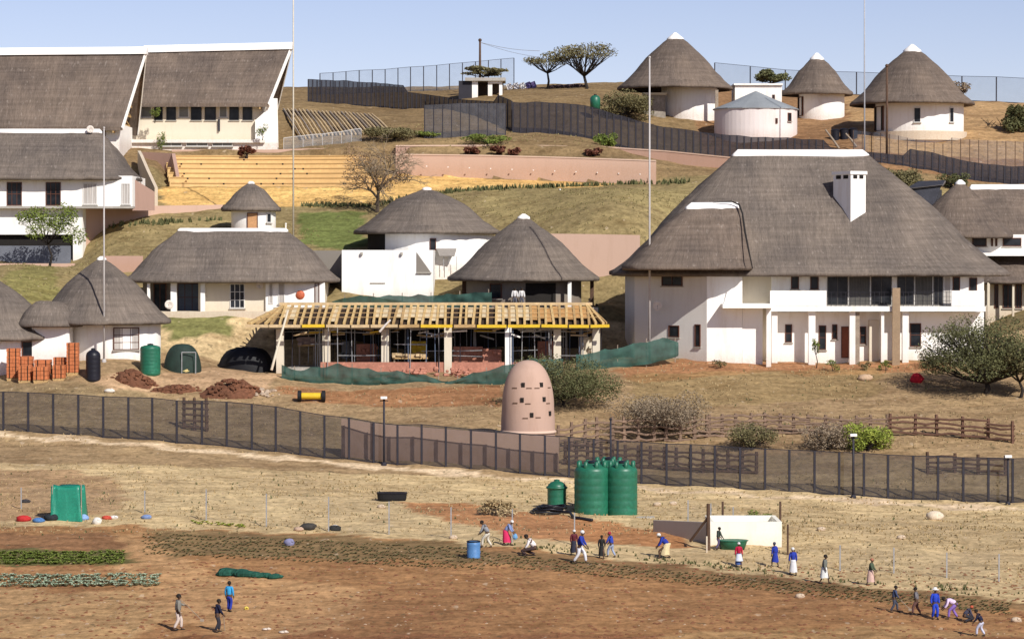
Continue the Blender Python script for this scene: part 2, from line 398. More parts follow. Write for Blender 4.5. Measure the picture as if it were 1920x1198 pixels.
# ------------------------------------------------------------------ thatched roof
def thatch_roof(parent, c, ze, zr, a, b, ridge=0.0, rofs=0.0, ex=2.0, yaw=0.0, k=0.06, flare=.03, cap_t=.9, mat=None, name='roof', rd=0.0, n=112, cap=True, jit=.055):
    """c=(x,y) plan centre; a,b half sizes at the eaves; ridge = half ridge length"""
    mat = mat or TH
    cs, sn = math.cos(yaw), math.sin(yaw)
    T = [0, .03, .08, .15, .23, .32, .41, .5, .6, .7, .8, .88, .94, .98, 1.0]
    loop = []
    for i in range(n):
        th = 2 * PI * (i + .5) / n; c_, s_ = math.cos(th), math.sin(th)
        loop.append((a * math.copysign(abs(c_) ** (2 / ex), c_), b * math.copysign(abs(s_) ** (2 / ex), s_)))
    per = [0.0]
    for i in range(1, n): per.append(per[-1] + math.dist(loop[i], loop[i - 1]))
    def pos(x, y, t, lift=0, jit_=0.0):
        rx = max(-ridge, min(ridge, x - rofs)) + rofs
        # small rounded end at the top
        q = 1 - t
        X = rx + (x - rx) * q + (0.12 * (1 if x > rx else -1) * t if abs(x - rx) > .01 else 0); Y = rd * t + y * q + .12 * (1 if y > 0 else -1) * t
        z = ze + (zr - ze) * (t + k * math.sin(PI * t) - flare * math.sin(PI * min(1, t * 2.2)) * (t < .4545)) + lift
        if jit_:
            nv = mnoise.noise(Vector((X * .9, Y * .9, z * .9))) * 2 + mnoise.noise(Vector((X * 3, Y * 3, z * 3)))
            z += nv * jit_
        if jit_: e_ = 1 + .35 * jit_ * mnoise.noise(Vector((X * 2.2, Y * 2.2, 7))); X *= e_; Y *= e_
        return Vector((c[0] + X * cs - Y * sn, c[1] + X * sn + Y * cs, z))
    mb = MB(); mb.uv = []
    rings = []; sl = math.hypot(zr - ze, b)
    # underside, outer edge, then the slope
    rings.append([pos(x * .80, y * .80, 0, .02) + Vector((0, 0, (zr - ze) * .14)) for x, y in loop]); uvs = [[(per[i], -1.5) for i in range(n)]]
    rings.append([pos(x * .975, y * .975, 0, -.30) for x, y in loop]); uvs.append([(per[i], -.4) for i in range(n)])
    rings.append([pos(x, y, 0, -.22, jit) for x, y in loop]); uvs.append([(per[i], -.25) for i in range(n)])
    for t in T:
        rings.append([pos(x, y, t, 0, jit) for x, y in loop]); uvs.append([(per[i], t * sl) for i in range(n)])
    mb.loft(rings, True, False, True)
    for u in uvs: mb.uv.extend(u)
    ro = part(mb, name, mat, parent, True)
    if cap:
        cm = MB(); rr = []
        rr.append([pos(x, y, cap_t, -.05) for x, y in loop])
        for t in (cap_t, cap_t + (1 - cap_t) * .35, cap_t + (1 - cap_t) * .7, 1.0): rr.append([pos(x, y, t, .09 + .05 * t, .01) for x, y in loop])
        cm.loft(rr, True, False, True)
        part(cm, 'ridge_cap', CAP, ro, True)
    return ro
def round_wall(parent, c, r, z0, z1, mat, name='wall', n=56, th0=0, th1=2 * PI):
    m = MB(); m.lathe((c.x, c.y, 0), [(r, z0), (r, z1)], n, th0, th1); return part(m, name, mat, parent, False)

# ------------------------------------------------------------------ foliage
def leaves(mb, blobs, n, size, flat=.6, hollow=.35):
    n = int(n * 1.6); size *= .8
    w = [b[1][0] * b[1][1] * b[1][2] for b in blobs]; tot = sum(w)
    for (c, r), wi in zip(blobs, w):
        for _ in range(max(6, int(n * wi / tot))):
            while True:
                q = Vector((random.uniform(-1, 1), random.uniform(-1, 1), random.uniform(-1, 1)))
                if hollow * random.random() < q.length < 1: break
            p = Vector(c) + Vector((q.x * r[0], q.y * r[1], q.z * r[2]))
            s_ = size * random.uniform(.5, 1.3)
            u = Vector((random.gauss(0, 1), random.gauss(0, 1), random.gauss(0, flat))).normalized()
            v = u.cross(Vector((random.gauss(0, 1), random.gauss(0, 1), random.gauss(0, 1)))).normalized()
            b = len(mb.v); mb.v.extend([tuple(p - u * s_), tuple(p + v * s_ * .55), tuple(p + u * s_), tuple(p - v * s_ * .55)]); mb.f.append((b, b + 1, b + 2, b + 3))
def tree(base, h, w, label, cat='tree', name='tree', leafm=L_OLIVE, n=2600, size=.14, shape='round', trunk=.35, barkm=BARKD, group=None, tr=.13, seed=None, blobs=None, dens=9, depth=None):
    if seed is not None: random.seed(seed)
    base = Vector(base); root = thing(name, label, cat, base, group)
    tm = MB(); bl = []; depth = depth or w * .9
    fork = base + Vector((random.uniform(-.1, .1) * h * .3, 0, h * trunk))
    tm.tube([base - Vector((0, 0, .3)), base + Vector((.04 * h, 0, h * trunk * .5)), fork], [tr * 1.25, tr, tr * .8], 7)
    for i in range(dens):
        th = 2 * PI * i / dens + random.uniform(-.3, .3); rr = random.uniform(.25, .95) ** .7
        if shape == 'flat':
            cz = h * random.uniform(.78, .93) - (rr ** 2) * h * .16; r_ = (w * random.uniform(.13, .22), depth * random.uniform(.13, .22), h * random.uniform(.05, .09))
        elif shape == 'bush':
            cz = h * random.uniform(.25, .78) * (1 - .35 * rr); r_ = (w * random.uniform(.16, .26), depth * random.uniform(.16, .26), h * random.uniform(.16, .26))
        else:
            cz = h * (trunk + (1 - trunk) * random.uniform(.25, .85) * (1.05 - .35 * rr)); r_ = (w * random.uniform(.12, .22), depth * random.uniform(.12, .22), h * random.uniform(.08, .17))
        cc = base + Vector((math.cos(th) * rr * w * .40, math.sin(th) * rr * depth * .40, cz))
        bl.append((cc, r_))
        mid = fork.lerp(cc, .5) + Vector((0, 0, -.04 * h))
        tm.tube([fork, mid, cc], [tr * .6, tr * .35, tr * .12], 5)
        for _ in range(3):
            e = cc + Vector((random.uniform(-1, 1) * r_[0], random.uniform(-1, 1) * r_[1], random.uniform(-.6, 1) * r_[2]))
            tm.tube([mid, e], [tr * .2, tr * .06], 4)
    if blobs: bl += blobs
    part(tm, 'trunk', barkm, root, True)
    lm = MB(); leaves(lm, bl, n, size); part(lm, 'crown', leafm, root)
    return root
def bare_tree(base, h, w, label, name='bare_tree', mat=BARK, seed=3, twig=None, levels=5, tr=.16):
    random.seed(seed); base = Vector(base); root = thing(name, label, 'tree', base)
    tm = MB(); tw = MB()
    def grow(p, d, L, r, lv):
        e = p + d * L
        tgt = tm if lv >= levels - 1 else tw
        tgt.tube([p, p.lerp(e, .5) + Vector((random.uniform(-.05, .05) * L, 0, .03 * L)), e], [r, r * .85, r * .68], 5 if lv > 2 else 3, False)
        if lv == 0: return
        for _ in range(3 if lv < levels else 5):
            nd = (d + Vector((random.gauss(0, .62) * w / h, random.gauss(0, .55), random.gauss(.05, .38)))).normalized()
            grow(e if random.random() < .6 else p.lerp(e, .7), nd, L * random.uniform(.62, .86), r * .6, lv - 1)
    grow(base - Vector((0, 0, .2)), Vector((.05, 0, 1)), h * .33, tr, levels)
    part(tm, 'trunk', mat, root); part(tw, 'twigs', twig or mat, root)
    return root
# ================================================================== THE GROUND
def inpoly(X, Y, poly):
    ins = np.zeros(X.shape, bool); n = len(poly)
    for i in range(n):
        x1, y1 = poly[i]; x2, y2 = poly[(i + 1) % n]
        if y1 == y2: continue
        c = ((y1 > Y) != (y2 > Y)) & (X < (x2 - x1) * (Y - y1) / (y2 - y1) + x1)
        ins ^= c
    return ins
def wz(pl): return [(g.x, g.y) for g in (P(*q) for q in pl)]
DRY = (.55, .425, .25); TAN = (.33, .25, .13)
colr = np.zeros(GX.shape + (3,)); colr[:] = DRY
def depth_at(px, py): g = G(px, py); return g
def zone(col, pix, blend=1.0):
    poly = [(g.x, g.y) for g in (G(x, y) for x, y in pix)]
    wob = .5 * np.sin(GX * 1.3 + GY * .7) + .4 * np.sin(GX * .37 - GY * 1.9)
    m = inpoly(GX + wob * .5, GY + wob * .6, poly)
    colr[m] = colr[m] * (1 - blend) + np.array(col) * blend
def band(col, y0, y1, x0=-400, x1=400, blend=1.0):
    m = (GY > y0) & (GY < y1) & (GX > x0) & (GX < x1)
    colr[m] = colr[m] * (1 - blend) + np.array(col) * blend
band((.27, .215, .11), 246, 292)                       # terraces of rough grass
band((.34, .24, .14), 200, 236)                        # works area
band((.26, .185, .10), 292, 372)
band((.30, .15, .08), 296, 372, 20, 400, .55)
band((.34, .23, .12), 372, 5000)
band((.27, .135, .07), -3000, 150)
# the tilled field
zone((.335, .185, .09), [(-30, 985), (240, 984), (620, 1000), (900, 1022), (1200, 1052), (1500, 1088), (1950, 1128), (1950, 1198), (-30, 1198)])
zone((.42, .27, .14), [(-30, 1105), (250, 1108), (330, 1150), (250, 1198), (-30, 1198)])
zone((.43, .26, .135), [(180, 1000), (255, 1000), (420, 1080), (700, 1100), (640, 1185), (420, 1198), (300, 1150), (220, 1060)])
zone((.24, .13, .07), [(-30, 1000), (215, 1000), (250, 1030), (-30, 1028)])
zone((.13, .12, .05), [(-30, 1030), (215, 1030), (260, 1058), (-30, 1060)])
zone((.235, .16, .083), [(262, 992), (620, 1003), (905, 1024), (905, 1052), (620, 1048), (330, 1040)])
zone((.24, .15, .078), [(905, 1030), (1200, 1052), (1500, 1088), (1950, 1128), (1950, 1152), (1700, 1128), (1400, 1090), (1080, 1066), (905, 1056)])
zone((.37, .24, .12), [(1250, 1190), (1600, 1172), (1950, 1188), (1950, 1198), (1250, 1198)], .7)
zone((.42, .21, .10), [(760, 940), (900, 945), (1010, 960), (1180, 985), (1290, 1000), (1290, 1030), (1000, 1010), (880, 985), (770, 960)])
zone((.36, .21, .12), [(-30, 880), (120, 880), (220, 900), (240, 950), (120, 975), (-30, 975)], .6)
# gravel strip at the foot of the security fence
strip_t = [(-30, 812), (240, 828), (480, 850), (720, 874), (960, 893), (1200, 911), (1440, 927), (1680, 941), (1950, 949)]
zone((.66, .52, .37), strip_t + [(x, y + 7) for x, y in reversed(strip_t)])
zone((.27, .205, .12), [(-30, 700), (200, 725), (300, 745), (700, 790), (1040, 835), (1300, 845), (1950, 865), (1950, 942), (1680, 933), (1200, 904), (960, 884), (480, 842), (240, 820), (-30, 804)], .75)
# earth round the works
zone((.47, .32, .2), [(300, 700), (420, 690), (520, 705), (500, 735), (380, 728), (200, 732), (190, 705)])
zone((.36, .16, .075), [(520, 722), (700, 730), (940, 722), (940, 760), (700, 760), (560, 748)], .7)
zone((.38, .18, .09), [(1150, 690), (1290, 672), (1700, 676), (1800, 690), (1700, 700), (1400, 700), (1180, 715)], .8)
zone((.27, .2, .09), [(1180, 700), (1650, 690), (1650, 740), (1180, 770)], .5)
# lawns
zone((.15, .18, .06), [(560, 400), (680, 400), (690, 458), (640, 470), (560, 456)])
zone((.19, .19, .075), [(300, 592), (440, 590), (440, 632), (310, 640)])
zone((.22, .20, .08), [(0, 520), (110, 500), (110, 560), (0, 590)])
# sand of the amphitheatre
zone((.70, .46, .18), [(290, 350), (640, 349), (735, 326), (800, 328), (900, 333), (1060, 341), (1150, 345), (1130, 350), (860, 356), (720, 384), (320, 388)])
zone((.33, .27, .13), [(880, 360), (1300, 345), (1290, 432), (940, 430)], .6)
zone((.50, .34, .18), [(1560, 170), (1930, 185), (1930, 300), (1620, 285)], .6)
me = bpy.data.meshes.new('ground')
ny, nx = GX.shape
V = np.stack([GX, GY, GZ], -1).reshape(-1, 3)
I = np.arange(nx * ny).reshape(ny, nx)
Fc = np.stack([I[:-1, :-1], I[:-1, 1:], I[1:, 1:], I[1:, :-1]], -1).reshape(-1, 4)
me.vertices.add(len(V)); me.vertices.foreach_set('co', V.astype(np.float32).ravel())
me.loops.add(Fc.size); me.loops.foreach_set('vertex_index', Fc.astype(np.int32).ravel())
me.polygons.add(len(Fc)); me.polygons.foreach_set('loop_start', np.arange(0, Fc.size, 4, dtype=np.int32)); me.polygons.foreach_set('loop_total', np.full(len(Fc), 4, dtype=np.int32))
me.update(); me.validate()
me.polygons.foreach_set('use_smooth', [True] * len(Fc))
at = me.color_attributes.new('zone', 'FLOAT_COLOR', 'POINT')
ca = np.ones((ny * nx, 4), np.float32); ca[:, :3] = colr.reshape(-1, 3); at.data.foreach_set('color', ca.ravel())
gm, nt, b = node_mat('earth_and_dry_grass')
va = nn(nt, 'ShaderNodeVertexColor', layer_name='zone').outputs[0]
oc = nn(nt, 'ShaderNodeTexCoord').outputs['Object']
big = noise(nt, oc, .06, 5, .6); mid = noise(nt, mapv(nt, oc, (.35, 1.0, 1)), .8, 6, .68); fine = noise(nt, mapv(nt, oc, (.8, .5, 1)), 3.2, 4, .7)
spk = noise(nt, mapv(nt, oc, (1, .55, 1)), 2.1, 2, .5); spk2 = noise(nt, mapv(nt, oc, (1, .4, 1)), 1.7, 2, .5)
c = mixc(nt, 1.0, va, ramp(nt, big, [(0.3, (.78, .74, .72)), (0.7, (1.2, 1.18, 1.1))]), 'MULTIPLY')
c = mixc(nt, 1.0, c, ramp(nt, mid, [(0.3, (.66, .61, .56)), (0.52, (1., 1., 1.)), (0.72, (1.28, 1.27, 1.24))]), 'MULTIPLY')
c = mixc(nt, 1.0, c, ramp(nt, fine, [(0.3, (.66, .66, .62)), (0.7, (1.3, 1.28, 1.25))]), 'MULTIPLY')
c = mixc(nt, ramp(nt, spk, [(0.66, 0.0), (0.74, .6)]), c, (.09, .075, .04))
c = mixc(nt, ramp(nt, spk2, [(0.69, 0.0), (0.75, .45)]), c, (.60, .47, .33))
nt.links.new(c, b.inputs['Base Color']); b.inputs['Roughness'].default_value = .95; b.inputs['Specular IOR Level'].default_value = .1
bump(nt, b, mid, .25, .8)
me.materials.append(gm)
go = bpy.data.objects.new('ground', me); COL.objects.link(go); go['kind'] = 'structure'

# ================================================================== HELPERS FOR BUILDINGS
def hut(label, apex, eave_l, eave_r, ye, d, wall_l, wall_r, base, name='rondavel', mat=None, wmat=WHITE, k=.06, flare=.03, cap_t=.9, ctr=None, cap=True, group=None):
    s_ = d / F; cxp = (eave_l + eave_r) / 2 if ctr is None else ctr
    cw = P(cxp, ye, d); zr = P(apex[0], apex[1], d).z; bz = P(cxp, base, d).z
    root = thing(name, label, 'hut', (cw.x, cw.y, bz), group)
    r = (eave_r - eave_l) / 2 * s_
    thatch_roof(root, (cw.x, cw.y), cw.z + .12, zr, r, r, 0.0, 0, 2.0, 0, k, flare, cap_t, mat, cap=cap)
    wc = P((wall_l + wall_r) / 2, base, d); wr = (wall_r - wall_l) / 2 * s_
    round_wall(root, wc, wr, bz - 1.2, cw.z + .12 + max(.05, (zr - cw.z) * (1 - (wr + abs(wc.x - cw.x)) / r) * .75), wmat)
    return root, wc, wr

# ---------------------------------------------------------------- big two storey house on the right
hb = P(1514, 672, 243)
H = thing('thatched_house', 'huge two storey white house with steep thatched roof and white chimney', 'house', hb)
thatch_roof(H, (P(1512, 500, 243).x, 243.0), P(1500, 512, 232).z, P(1500, 284, 243).z, 16.3, 11.0, 5.1, -.55, 4.5, 0, .02, .05, .955, TH, n=160)
thatch_roof(H, (P(1286, 500, 236).x, 234.9), P(1290, 500, 229.6).z, P(1345, 383, 234.9).z, 5.2, 5.4, 1.75, 2.25, 4.0, 0, .06, .04, .91, TH2, n=96)
w = MB(); w.fb(1447, 1845, 505, 576, 234, 248); part(w, 'upper_wall', WHITE, H)
w = MB(); w.fb(1447, 1845, 585, 700, 234.6, 248.05); part(w, 'lower_wall', WHITE, H)
w = MB(); w.fb(1444, 1848, 574.5, 584, 232.6, 234.7); part(w, 'balcony_slab', CONC if 0 else WHITE, H)
w = MB(); w.fb(1444, 1550, 545, 574, 232.62, 232.8); part(w, 'parapet', WHITE, H)
w = MB(); w.fb(1784, 1846, 545, 574, 232.62, 232.8); part(w, 'parapet', WHITE, H)
w = MB(); w.fb(1325, 1392, 500, 700, 232.4, 246); part(w, 'white_block', WHITE, H)
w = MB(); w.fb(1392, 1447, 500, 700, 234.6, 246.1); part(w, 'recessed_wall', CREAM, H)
w = MB(); w.fb(1392, 1430, 577, 700, 232.5, 234.59); part(w, 'lower_block', WHITE, H)
w = MB(); w.fb(1355, 1449, 570, 578, 230.6, 234.7); part(w, 'porch_slab', WHITE, H)
for x0, x1 in ((1428, 1446),):
    w = MB(); w.fb(x0 + 9, x1, 578, 700, 231.3, 231.7); part(w, 'pillar', WHITE, H)
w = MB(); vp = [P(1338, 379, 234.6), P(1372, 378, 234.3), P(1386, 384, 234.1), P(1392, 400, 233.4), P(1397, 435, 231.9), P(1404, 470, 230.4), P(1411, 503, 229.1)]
w.tube(vp, [.03, .06, .08, .08, .08, .07, .04], 6); part(w, 'roof_gap_shadow', M('gap_shadow_dark', (.025, .022, .02), .8), H, True)  # dark tube added to draw the shadow gap along the sub-roof edge
# wing turned away from the sun, its white plaster darkened to add shade
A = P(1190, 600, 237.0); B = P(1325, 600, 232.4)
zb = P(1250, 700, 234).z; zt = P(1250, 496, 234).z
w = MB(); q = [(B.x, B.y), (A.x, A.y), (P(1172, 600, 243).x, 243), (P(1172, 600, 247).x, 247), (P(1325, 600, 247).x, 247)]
w.loft([[Vector((x, y, z)) for x, y in q] for z in (zb, zt)], True, True, True); part(w, 'wing_wall', wall_mat('wing_shade_plaster', (.74, .71, .65), (.5, .45, .38), .4), H)
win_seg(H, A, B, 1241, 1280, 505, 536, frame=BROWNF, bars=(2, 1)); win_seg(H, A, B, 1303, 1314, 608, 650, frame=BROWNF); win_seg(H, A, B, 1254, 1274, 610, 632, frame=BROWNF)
# upper windows
for x0, x1, y0, y1 in ((1483, 1498, 513, 542), (1519, 1535, 513, 543), (1786, 1800, 519, 556), (1817, 1832, 521, 557)): win_px(H, x0, x1, y0, y1, 234, frame=BROWNF)
for x0, x1 in ((1551, 1590), (1592, 1631), (1633, 1672), (1682, 1714), (1716, 1748), (1750, 1768)): win_px(H, x0, x1, 514, 572, 234, frame=M('grey_frame', (.12, .11, .10)), bars=(2, 1), ft=.06, pane=GLASS if x0 not in (1592, 1716) else M('dim_curtain', (.10, .095, .085), .6, .4, 1.2, 5, stretch=(7, 1, .3)))
win_px(H, 1769, 1783, 518, 572, 234, frame=WFRAME, pane=CURTAIN)
w = MB()
for z in (548, 556, 564): a = P(1550, z, 232.7); b_ = P(1784, z, 232.7); w.bar(a, b_, .03)
for x in range(1550, 1785, 9): w.bar(P(x, 547, 232.7), P(x, 574, 232.7), .03)
part(w, 'balcony_railing', FENCE, H)
# ground floor
for x0, x1, y0, y1 in ((1472, 1485, 608, 642), (1535, 1549, 610, 656), (1560, 1570, 608, 636), (1612, 1624, 612, 645), (1692, 1701, 606, 648), (1706, 1727, 606, 650)): win_px(H, x0, x1, y0, y1, 234.6, frame=BROWNF, bars=(1, 2))
win_px(H, 1577, 1594, 612, 671, 234.6, frame=BROWNF, pane=M('red_brown_door', (.26, .09, .05)), name='door')
for x0, x1, mt in ((1447, 1458, WHITE), (1516, 1529, WHITE), (1593, 1604, WHITE), (1673, 1688, M('brown_post', (.34, .24, .15))), (1692, 1704, WHITE), (1652, 1658, WHITE)):
    w = MB(); w.fb(x0, x1, 540 if x0 == 1673 else 584, 700, 232.3 if x0 == 1673 else 233.0, 232.59 if x0 == 1673 else 233.5); part(w, 'pillar', mt, H)
w = MB(); w.fb(1630, 1648, 600, 700, 234.0, 234.6); part(w, 'fin_wall', CREAM, H)
w = MB(); w.fb(1604, 1612, 584, 700, 233.0, 233.5); part(w, 'post', LOG, H)
# chimney
cc = P(1595, 400, 236.4); cx0, cy0 = cc.x + .063, 236.4 + 1.45; z0c, z1c = P(1595, 424, 236.4).z, P(1595, 327, 236.4).z; YW = R(28)
ch = MB(); ch.obox((cx0, cy0, (z0c + z1c) / 2), (.735, 1.25, (z1c - z0c) / 2), YW); cho = part(ch, 'chimney', WHITE, H)
ch = MB(); ch.obox((cx0, cy0, z1c + .13), (.83, 1.35, .13), YW); part(ch, 'chimney_cap', WHITE, cho)
for u_, v_, hx, hy in ((-.3, -1.255, .2, .02), (.3, -1.255, .2, .02), (-.74, -.55, .02, .34), (-.74, .5, .02, .34)):
    ch = MB(); ch.obox((cx0 + u_ * math.cos(YW) - v_ * math.sin(YW), cy0 + u_ * math.sin(YW) + v_ * math.cos(YW), z1c - .2), (hx, hy, .15), YW); part(ch, 'flue_opening', DARKIN, cho)

# ---------------------------------------------------------------- house at the right edge
hb = P(1880, 590, 262); H2 = thing('thatched_house', 'two level thatched house at the right edge, behind the big house', 'house', hb)
thatch_roof(H2, (P(1880, 500, 270).x + 7, 270.0), P(1880, 448, 264).z, P(1880, 349, 270).z, 13.5, 6.5, 9.8, 0, 5, 0, .02, .03, .93, TH2)
thatch_roof(H2, (P(1800, 440, 262.5).x, 262.5), P(1800, 441, 262).z, P(1782, 340, 262.5).z, 4.9, 4.9, 0, 0, 2, 0, .05, .04, .93, TH2)
w = MB(); w.fb(1806, 1990, 440, 474, 260.6, 272); part(w, 'upper_wall', WHITE, H2)
w = MB(); w.fb(1800, 1990, 474, 480, 259.5, 260.6); part(w, 'balcony_slab', WHITE, H2)
for x0, x1 in ((1823, 1850), (1858, 1862), (1866, 1870), (1880, 1915)): win_px(H2, x0, x1, 446, 462, 260.6, frame=BROWNF)
thatch_roof(H2, (P(1910, 500, 262).x + 1.8, 263.0), P(1900, 527, 257).z, P(1900, 476, 262).z, 6.6, 6.0, 3.5, 0, 5, 0, .0, .02, .93, TH2, name='lower_roof', cap=False)
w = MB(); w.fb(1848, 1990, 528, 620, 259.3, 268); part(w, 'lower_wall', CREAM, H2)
for x0, x1 in ((1864, 1872), (1880, 1900), (1904, 1916)): win_px(H2, x0, x1, 533, 578, 259.3, frame=BROWNF, bars=(2, 1))
w = MB(); w.fb(1851, 1856, 530, 620, 257.4, 257.7); w.fb(1898, 1902, 530, 620, 257.4, 257.7); part(w, 'pillar', CREAM, H2)
# its solar roof panel
w = MB(); a = [P(1704, 352, 272), P(1768, 340, 272), P(1768, 400, 269), P(1704, 380, 269)]
w.poly(P(1700, 353, 272), P(1722, 340, 276), P(1772, 338, 276), P(1768, 346, 272)); w.poly(P(1706, 354, 271.9), P(1766, 347, 271.9), P(1745, 400, 269), P(1706, 385, 269)); w.fb(1706, 1766, 356, 470, 272.3, 276)
part(w, 'dark_gable', M('dark_slate', (.05, .05, .06), .7, .4), H2)
w = MB(); w.poly(P(1696, 355, 271.5), P(1722, 341, 276), P(1774, 339, 276), P(1768, 347, 271.5)); w.poly(P(1696, 357, 271.5), P(1722, 343, 276), P(1774, 341, 276), P(1768, 349, 271.5)); part(w, 'side_roof', M('weathered_roof_sheet', (.22, .19, .17)), H2)

# ---------------------------------------------------------------- long thatched house, left centre
LH = thing('thatched_house', 'long low thatched house with rounded hips and an orange disc on its white wall', 'house', P(430, 590, 249))
thatch_roof(LH, (P(437, 520, 249).x, 249.0), P(437, 524, 244.5).z, P(437, 431, 249).z, 9.1, 5.6, 4.4, .0, 3.8, 0, .07, .06, .955, TH)
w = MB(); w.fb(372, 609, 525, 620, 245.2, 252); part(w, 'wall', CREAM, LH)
w = MB(); w.fb(498, 609, 528, 588, 244.9, 245.2); part(w, 'front_wall', WHITE, LH)
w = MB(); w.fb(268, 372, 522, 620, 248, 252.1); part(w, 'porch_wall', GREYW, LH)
w = MB(); w.fb(255, 500, 584, 640, 243.9, 248); part(w, 'plinth', CREAM, LH)
for x0, x1 in ((276, 281), (320, 331), (376, 384)):
    w = MB(); w.fb(x0, x1, 524, 584, 244.4, 244.8); part(w, 'pillar', WHITE, LH)
win_px(LH, 333, 374, 531, 584, 247.9, frame=BROWNF, pane=BLUEG, bars=(3, 2), name='door')
win_px(LH, 288, 312, 531, 584, 247.9, frame=BROWNF, bars=(2, 1))
win_px(LH, 431, 459, 532, 578, 245.2, frame=WFRAME, bars=(3, 3))
for x0, x1 in ((504, 512), (522, 534)): win_px(LH, x0, x1, 530, 570, 244.9, frame=WFRAME, pane=CURTAIN)
win_px(LH, 590, 599, 530, 572, 244.9, frame=BROWNF, pane=CURTAIN)
w = MB(); w.lathe((0, 0, 0), [(0.001, .14), (.18, .12), (.34, .04), (.38, 0)], 24)
def face_cam(mb, c):      # turn a lathe built round z so that it faces the camera
    mb.v = [(c.x + x, c.y - z, c.z + y) for x, y, z in mb.v]; return mb
face_cam(w, P(563, 553, 244.85)); part(w, 'wall_disc', M('orange_red_disc', (.62, .15, .07), .6, .45, 3, 8), LH, True)
def dish(parent_label, px, py, d, r=.38):
    c = P(px, py, d); t = thing('satellite_dish', parent_label, 'satellite dish', c, 'white satellite dishes on the houses')
    m = MB(); m.lathe((0, 0, 0), [(0.001, -.10), (r * .5, -.07), (r * .85, -.02), (r, 0.04), (r * .97, .06), (r * .5, -.04), (.001, -.07)], 24); face_cam(m, c + Vector((0, -.25, 0)))
    part(m, 'reflector', WHITE, t, True)
    m = MB(); m.tube([c + Vector((0, .05, -.1)), c + Vector((0, -.12, -.02))], .03, 6); part(m, 'bracket', STEEL, t)
    m = MB(); m.tube([c + Vector((0, -.25, -r * .9)), c + Vector((0, -.62, -.02))], .015, 5); m.sphere(c + Vector((0, -.64, 0)), .05, 6); part(m, 'receiver_arm', STEEL, t)
dish('white satellite dish beside the porch pillar of the long thatched house', 318, 571, 244.2)
dish('white satellite dish high on the cream wall of the long thatched house', 487, 535, 245.1, .3)
dish('white satellite dish on the shaded wing of the huge house', 1232, 573, 234.6, .38)

# ---------------------------------------------------------------- small tower hut
S, wc, wr = hut('small narrow white hut with thatched cone, on the lawn above the long house', (472, 343), 415, 527, 393, 268, 434, 517, 432, cap_t=.93, k=.12, flare=.06)
win_round(S, wc, wr, 474, 20, 399, 430, frame=BROWNF, pane=M('orange_door', (.55, .3, .14)), name='door')
win_round(S, wc, wr, 503, 8, 400, 418, frame=WFRAME)

# ---------------------------------------------------------------- broad hut, top centre
S, wc, wr = hut('broad low thatched rondavel with rounded top and dark porch on its left', (819, 354), 663, 938, 436, 262, 690, 926, 506, k=.14, flare=.08, cap_t=.955)
w = MB(); w.lathe((wc.x, wc.y, 0), [(wr + .02, P(0, 504, 262).z - 1), (wr + .02, P(0, 441, 262).z + .6)], 14, R(183), R(226)); part(w, 'porch_shadow', DARKIN, S)  # dark sheet on the wall stands for the porch's shade
win_round(S, wc, wr, 812, 12, 447, 470, frame=BROWNF)
w = MB(); w.poly(P(818, 466, 256.3), P(856, 466, 256.3), P(852, 480, 255.5), P(824, 480, 255.5)); w.poly(P(818, 467, 256.3), P(856, 467, 256.3), P(852, 481, 255.5), P(824, 481, 255.5)); part(w, 'awning', M('grey_awning', (.3, .27, .24)), S)
w = MB()
for x in (832, 842, 856): w.bar(P(x, 481, 255.8), P(x, 508, 255.8), .05)
part(w, 'post', STEEL, S)
# ---------------------------------------------------------------- hut behind the building site
S, wc, wr = hut('thatched rondavel with pale pointed cap behind the unfinished building', (985, 404), 840, 1124, 523, 249, 872, 1090, 575, k=.05, flare=.05, cap_t=.935, wmat=GREYW)
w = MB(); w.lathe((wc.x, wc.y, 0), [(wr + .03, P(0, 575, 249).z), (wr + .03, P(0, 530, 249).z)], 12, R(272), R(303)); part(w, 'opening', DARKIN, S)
win_round(S, wc, wr, 930, 22, 532, 560, frame=BROWNF)
for x in (1068, 1110, 870):
    w = MB(); w.fb(x - 3.5, x + 3.5, 526, 590, 244.2 if x == 1068 else 248, 244.5 if x == 1068 else 248.3); part(w, 'pillar', WHITE if x == 1068 else LOGD, S)
# ---------------------------------------------------------------- white flat building
S = thing('flat_roofed_building', 'plain white flat roofed block between the long house and the rondavels', 'building', P(725, 560, 252))
w = MB(); w.fb(641, 812, 469, 620, 250, 256); part(w, 'wall', WHITE, S)
w = MB(); w.fb(586, 640, 470, 620, 252.5, 257); part(w, 'side_wing', GREYW, S)  # grey colour carries the shade of the block's left side
w = MB(); w.poly(P(781, 473, 249.95), P(808, 511, 249.95), P(781, 511, 249.95)); part(w, 'grey_slant', GREYW, S)  # flat grey triangle on the wall for the slanted roof piece
w = MB(); w.fb(781, 809, 510.5, 512.5, 249.8, 250); part(w, 'slant_sill', CONC, S)
w = MB(); w.fb(694, 722, 530, 532, 249.93, 250); part(w, 'vent_strip', CONC, S)
w = MB(); w.fb(676, 680, 473, 478, 249.7, 250); w.fb(751, 755, 473, 478, 249.7, 250); part(w, 'wall_light', CONC, S)

